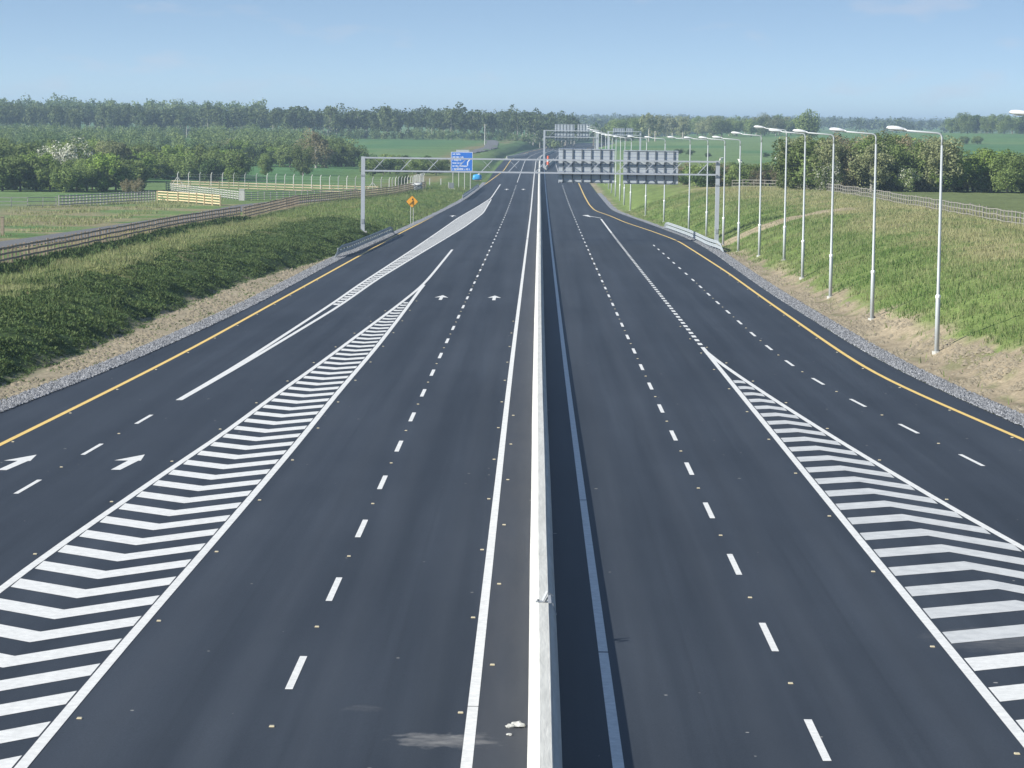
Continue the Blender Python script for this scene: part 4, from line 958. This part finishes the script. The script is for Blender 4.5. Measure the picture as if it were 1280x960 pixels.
def scrub(g):
    px = g.uniform(-60, 440); Y = g.uniform(800, 1230 if px < 330 else 900 + 330 * (440 - px) / 110); return XatPix(px, Y, 2), Y
wood('scrub', 'broad mass of mixed scrub below the far wood on the left', 330, scrub, 4.0, 7.8, .62, 330, L_wood, 0, 14, (.36, .6), (.0, .08))
def hills(g):
    Y = 10 ** g.uniform(math.log10(2200), math.log10(7500)); px = g.uniform(600, 1400)
    Y = round(Y / 420) * 420 + g.uniform(-40, 40); return XatPix(px, Y, 10), Y
wood('distant_wood', 'blue hazy hedgerows and woods on the distant low hills', 1500, hills, 8, 13, 2.2, 70, L_hill, 0, 9, (.3, .6), (.0, .1))

# ---------------------------------------------------------------- weeds and grass on the banks
def blades(name, label, X, Y, hgt, w, m, tint, leafy=False):
    n = len(X); z = H(X, Y); ang = rng.random(n) * 6.28; lean = rng.uniform(.1, .7, n) * hgt; la = rng.random(n) * 6.28
    ca, sa = np.cos(ang), np.sin(ang); V = np.empty((n, 3, 3))
    if leafy:
        base = rng.random(n) * .6 * hgt
        V[:, 0] = np.stack([X - ca * w, Y - sa * w, z + base - .03], 1); V[:, 1] = np.stack([X + ca * w, Y + sa * w, z + base + rng.uniform(-.05, .12, n)], 1)
        V[:, 2] = np.stack([X + np.cos(la) * w * 1.6, Y + np.sin(la) * w * 1.6, z + base + hgt * .55], 1)
    else:
        V[:, 0] = np.stack([X - ca * w, Y - sa * w, z - .04], 1); V[:, 1] = np.stack([X + ca * w, Y + sa * w, z - .04], 1); V[:, 2] = np.stack([X + np.cos(la) * lean, Y + np.sin(la) * lean, z + hgt], 1)
    tag(obj(name, fast_mesh(name, V.reshape(-1, 3), np.arange(n * 3).reshape(n, 3), m, np.repeat(tint, 3))), label, kind='stuff')
n = 520000
Y = 70 + (345 - 70) * rng.random(n) ** 1.25; s = rng.uniform(1.0, 13.5, n); X = XL(Y) - s
cl = fbm(X * 1.1, Y * .6, 91); a = toeL(Y) + .9 * (vnoise(Y * .35, Y * 0 + 2, 4) - .5)
keep = (s > a + (cl - .5) * 1.6 - .2) & (rng.random(n) < .2 + 1.3 * sst(.3, .6, cl)) & (rng.random(n) < sst(14, 10.5, s + (cl - .5) * 5)) | ((s < a) & (rng.random(n) < .1 * sst(.45, .7, cl)))
X, Y, s, cl, a = X[keep], Y[keep], s[keep], cl[keep], a[keep]
dry = sst(.46, .6, fbm(X * .25, Y * .14, 95)) * sst(8, 11, s)
blades('bank_weeds', 'dense dark green weeds covering the left bank', X, Y, .06 + .3 * sst(.35, .75, cl) * rng.uniform(.4, 1, len(X)) * sst(a - 1, a + 1.5, s), rng.uniform(.025, .07, len(X)), G_weed, np.clip(.32 * rng.random(len(X)) ** 1.5 + .55 * dry + .25 * (cl - .4), 0, 1), True)
# straw-coloured grass on the crest and beyond the gantry, rough grass behind the fence
n = 150000
Y = 90 + (570 - 90) * rng.random(n); s = np.where(Y < 330, rng.uniform(10, 16.5, n), rng.uniform(.9, 17, n)); X = XL(Y) - s; cl = fbm(X * .7, Y * .35, 131)
keep = (rng.random(n) < .3 + sst(.3, .6, cl)); X, Y, s, cl = X[keep], Y[keep], s[keep], cl[keep]
blades('crest_grass', 'straw and green grass on the crest of the left bank', X, Y, .1 + .4 * rng.random(len(X)) * cl * 1.6, rng.uniform(.02, .05, len(X)), G_bank, np.clip(rng.random(len(X)) * .45 + np.where(Y < 330, .25, .0) + (cl - .5) * .8, 0, 1))
n = 60000
Y = rng.uniform(225, 440, n); X = rng.uniform(-66, -46, n) ; cl = fbm(X * .25, Y * .12, 141); keep = rng.random(n) < .6 * sst(.45, .7, cl); X, Y, cl = X[keep], Y[keep], cl[keep]
blades('rough_grass', 'rough dry grass on the ground behind the side road', X, Y, .1 + .35 * rng.random(len(X)), rng.uniform(.02, .06, len(X)), G_bank, np.clip(rng.random(len(X)) * .6 + .35, 0, 1))
n = 60000
Y = rng.uniform(180, 325, n); X = -35.2 + np.interp(Y, [180, 290, 328], [0, 0, 1.6]) + rng.normal(.75, .6, n); cl = fbm(X * .8, Y * .4, 151); keep = rng.random(n) < .3 + sst(.35, .6, cl); X, Y, cl = X[keep], Y[keep], cl[keep]
blades('hedge_plants', 'young dark green hedge plants along the foot of the bank fence', X, Y, .2 + .7 * cl * rng.random(len(X)), rng.uniform(.04, .09, len(X)), G_weed, np.clip(.3 * rng.random(len(X)), 0, 1), True)
n = 330000
Y = 85 + (440 - 85) * rng.random(n) ** 1.2; s = rng.uniform(1.2, 27, n); X = XR(Y) + s
cl = fbm(X * .8, Y * .45, 101); db = np.interp(Y, [0, 120, 150, 200, 260, 300, 330], [7.0, 5.5, 4.6, 3.6, 2.8, 1.6, 1.0])
keep = (s > db + (cl - .5) * 3.0) & (rng.random(n) < .35 + sst(.3, .6, cl)) | (rng.random(n) < .05 * sst(.5, .7, cl))
tx = X - 19.9; ty = Y - 311.5 - tx * .12
keep &= ~((ty > -10.5) & (ty < -.3) & (tx > -2) & (tx < 14) & (rng.random(n) < .93))
X, Y, s, cl = X[keep], Y[keep], s[keep], cl[keep]
dry = fbm(X * .3, Y * .12, 105)
blades('bank_grass', 'tall green and straw coloured grass on the right bank', X, Y, .08 + .3 * rng.random(len(X)) ** 1.5 * (.5 + cl), rng.uniform(.015, .045, len(X)), G_bank, np.clip(rng.random(len(X)) ** 1.6 * .6 + (dry - .42) * 1.2 + .55 * sst(10, 15, s) * sst(.3, .5, cl), 0, 1))

M_clod = mat('dry_soil_clod', (.33, .28, .195), .95, nscale=3, namt=.45)
def clods(side, n, label):
    Y = 75 + (300 - 75) * rng.random(n) ** 1.4; s = rng.uniform(1.1, 7.5, n) if side > 0 else rng.uniform(1.1, 5, n); X = XR(Y) + s if side > 0 else XL(Y) - s
    lim = np.interp(Y, [0, 120, 150, 200, 260, 300, 330], [6.5, 5.0, 4.1, 3.1, 2.3, 1.2, .8]) if side > 0 else toeL(Y) - .5
    k = (fbm(X * .6, Y * .4, 161) > .45) & (s < lim); X, Y = X[k], Y[k]; n = len(X); z = H(X, Y); q = rng.uniform(.04, .2, n) * (rng.random(n) ** .9); ang = rng.random(n) * 6.28
    V = np.empty((n, 5, 3))
    for j in range(4):
        t = ang + j * 1.57 + rng.uniform(-.4, .4, n); V[:, j] = np.stack([X + q * 1.3 * np.cos(t), Y + q * 1.6 * np.sin(t), z - .02], 1)
    V[:, 4] = np.stack([X, Y, z + q * .9], 1); i = np.arange(n)[:, None] * 5
    Fc = np.concatenate([i + np.array([[j, (j + 1) % 4, 4]]) for j in range(4)])
    tag(obj('soil_clods', fast_mesh('soil_clods', V.reshape(-1, 3), Fc, M_clod)), label, kind='stuff')
clods(1, 34000, 'dry soil clods on the bare strip of the right bank'); clods(-1, 18000, 'dry soil clods on the bare strip below the left bank')

# ---------------------------------------------------------------- sheep in the far field
def sheep(px, Y, rz, label):
    X = XatPix(px, Y, 1); z = Hs(X, Y)
    vs = [((0, 0, .62), .24), ((.3, 0, .64), .25), ((-.34, 0, .62), .25), ((.5, 0, .8), .13), ((.66, 0, .93), .1), ((.8, 0, .86), .055)]
    E_ = [(0, 1), (0, 2), (1, 3), (3, 4), (4, 5)]
    for lx in (.3, -.32):
        for ly in (.13, -.13):
            k = len(vs); vs += [((lx, ly, .4), .075), ((lx + (.03 if lx > 0 else -.04), ly, .22), .045), ((lx, ly, .02), .04)]; E_ += [(1 if lx > 0 else 2, k), (k, k + 1), (k + 1, k + 2)]
    me = bpy.data.meshes.new('sheep'); me.from_pydata([v for v, r in vs], E_, []); me.materials.append(M_wool)
    o = obj('sheep', me, None, (X, Y, z), (0, 0, rz), (1.25,) * 3)
    md = o.modifiers.new('skin', 'SKIN'); o.modifiers.new('sub', 'SUBSURF').render_levels = 1
    for i, (v, r) in enumerate(vs): me.skin_vertices[0].data[i].radius = (r, r)
    me.skin_vertices[0].data[0].use_root = True
    tag(o, label, 'sheep', 'sheep in the far right field')
sheep(901, 820, .6, 'white sheep in the far field just left of a lamp pole'); sheep(925.5, 800, 2.4, 'white sheep in the far field in line with a lamp pole'); sheep(970, 860, 1.2, 'white sheep farthest right in the far field')

# ---------------------------------------------------------------- haze
def haze():
    b = MB(); b.box((0, 6000, 25), (17000, 16000, 80)); 
    m = bpy.data.materials.new('haze_air'); m.use_nodes = True; n = m.node_tree.nodes; l = m.node_tree.links
    n.remove(n['Principled BSDF']); v = n.new('ShaderNodeVolumePrincipled'); v.inputs['Color'].default_value = (.6, .8, 1, 1); v.inputs['Density'].default_value = .0002; v.inputs['Anisotropy'].default_value = .1
    l.new(v.outputs[0], n['Material Output'].inputs['Volume'])
    tag(b.build('haze', m), 'thin bluish summer haze over the countryside', kind='stuff')
haze()
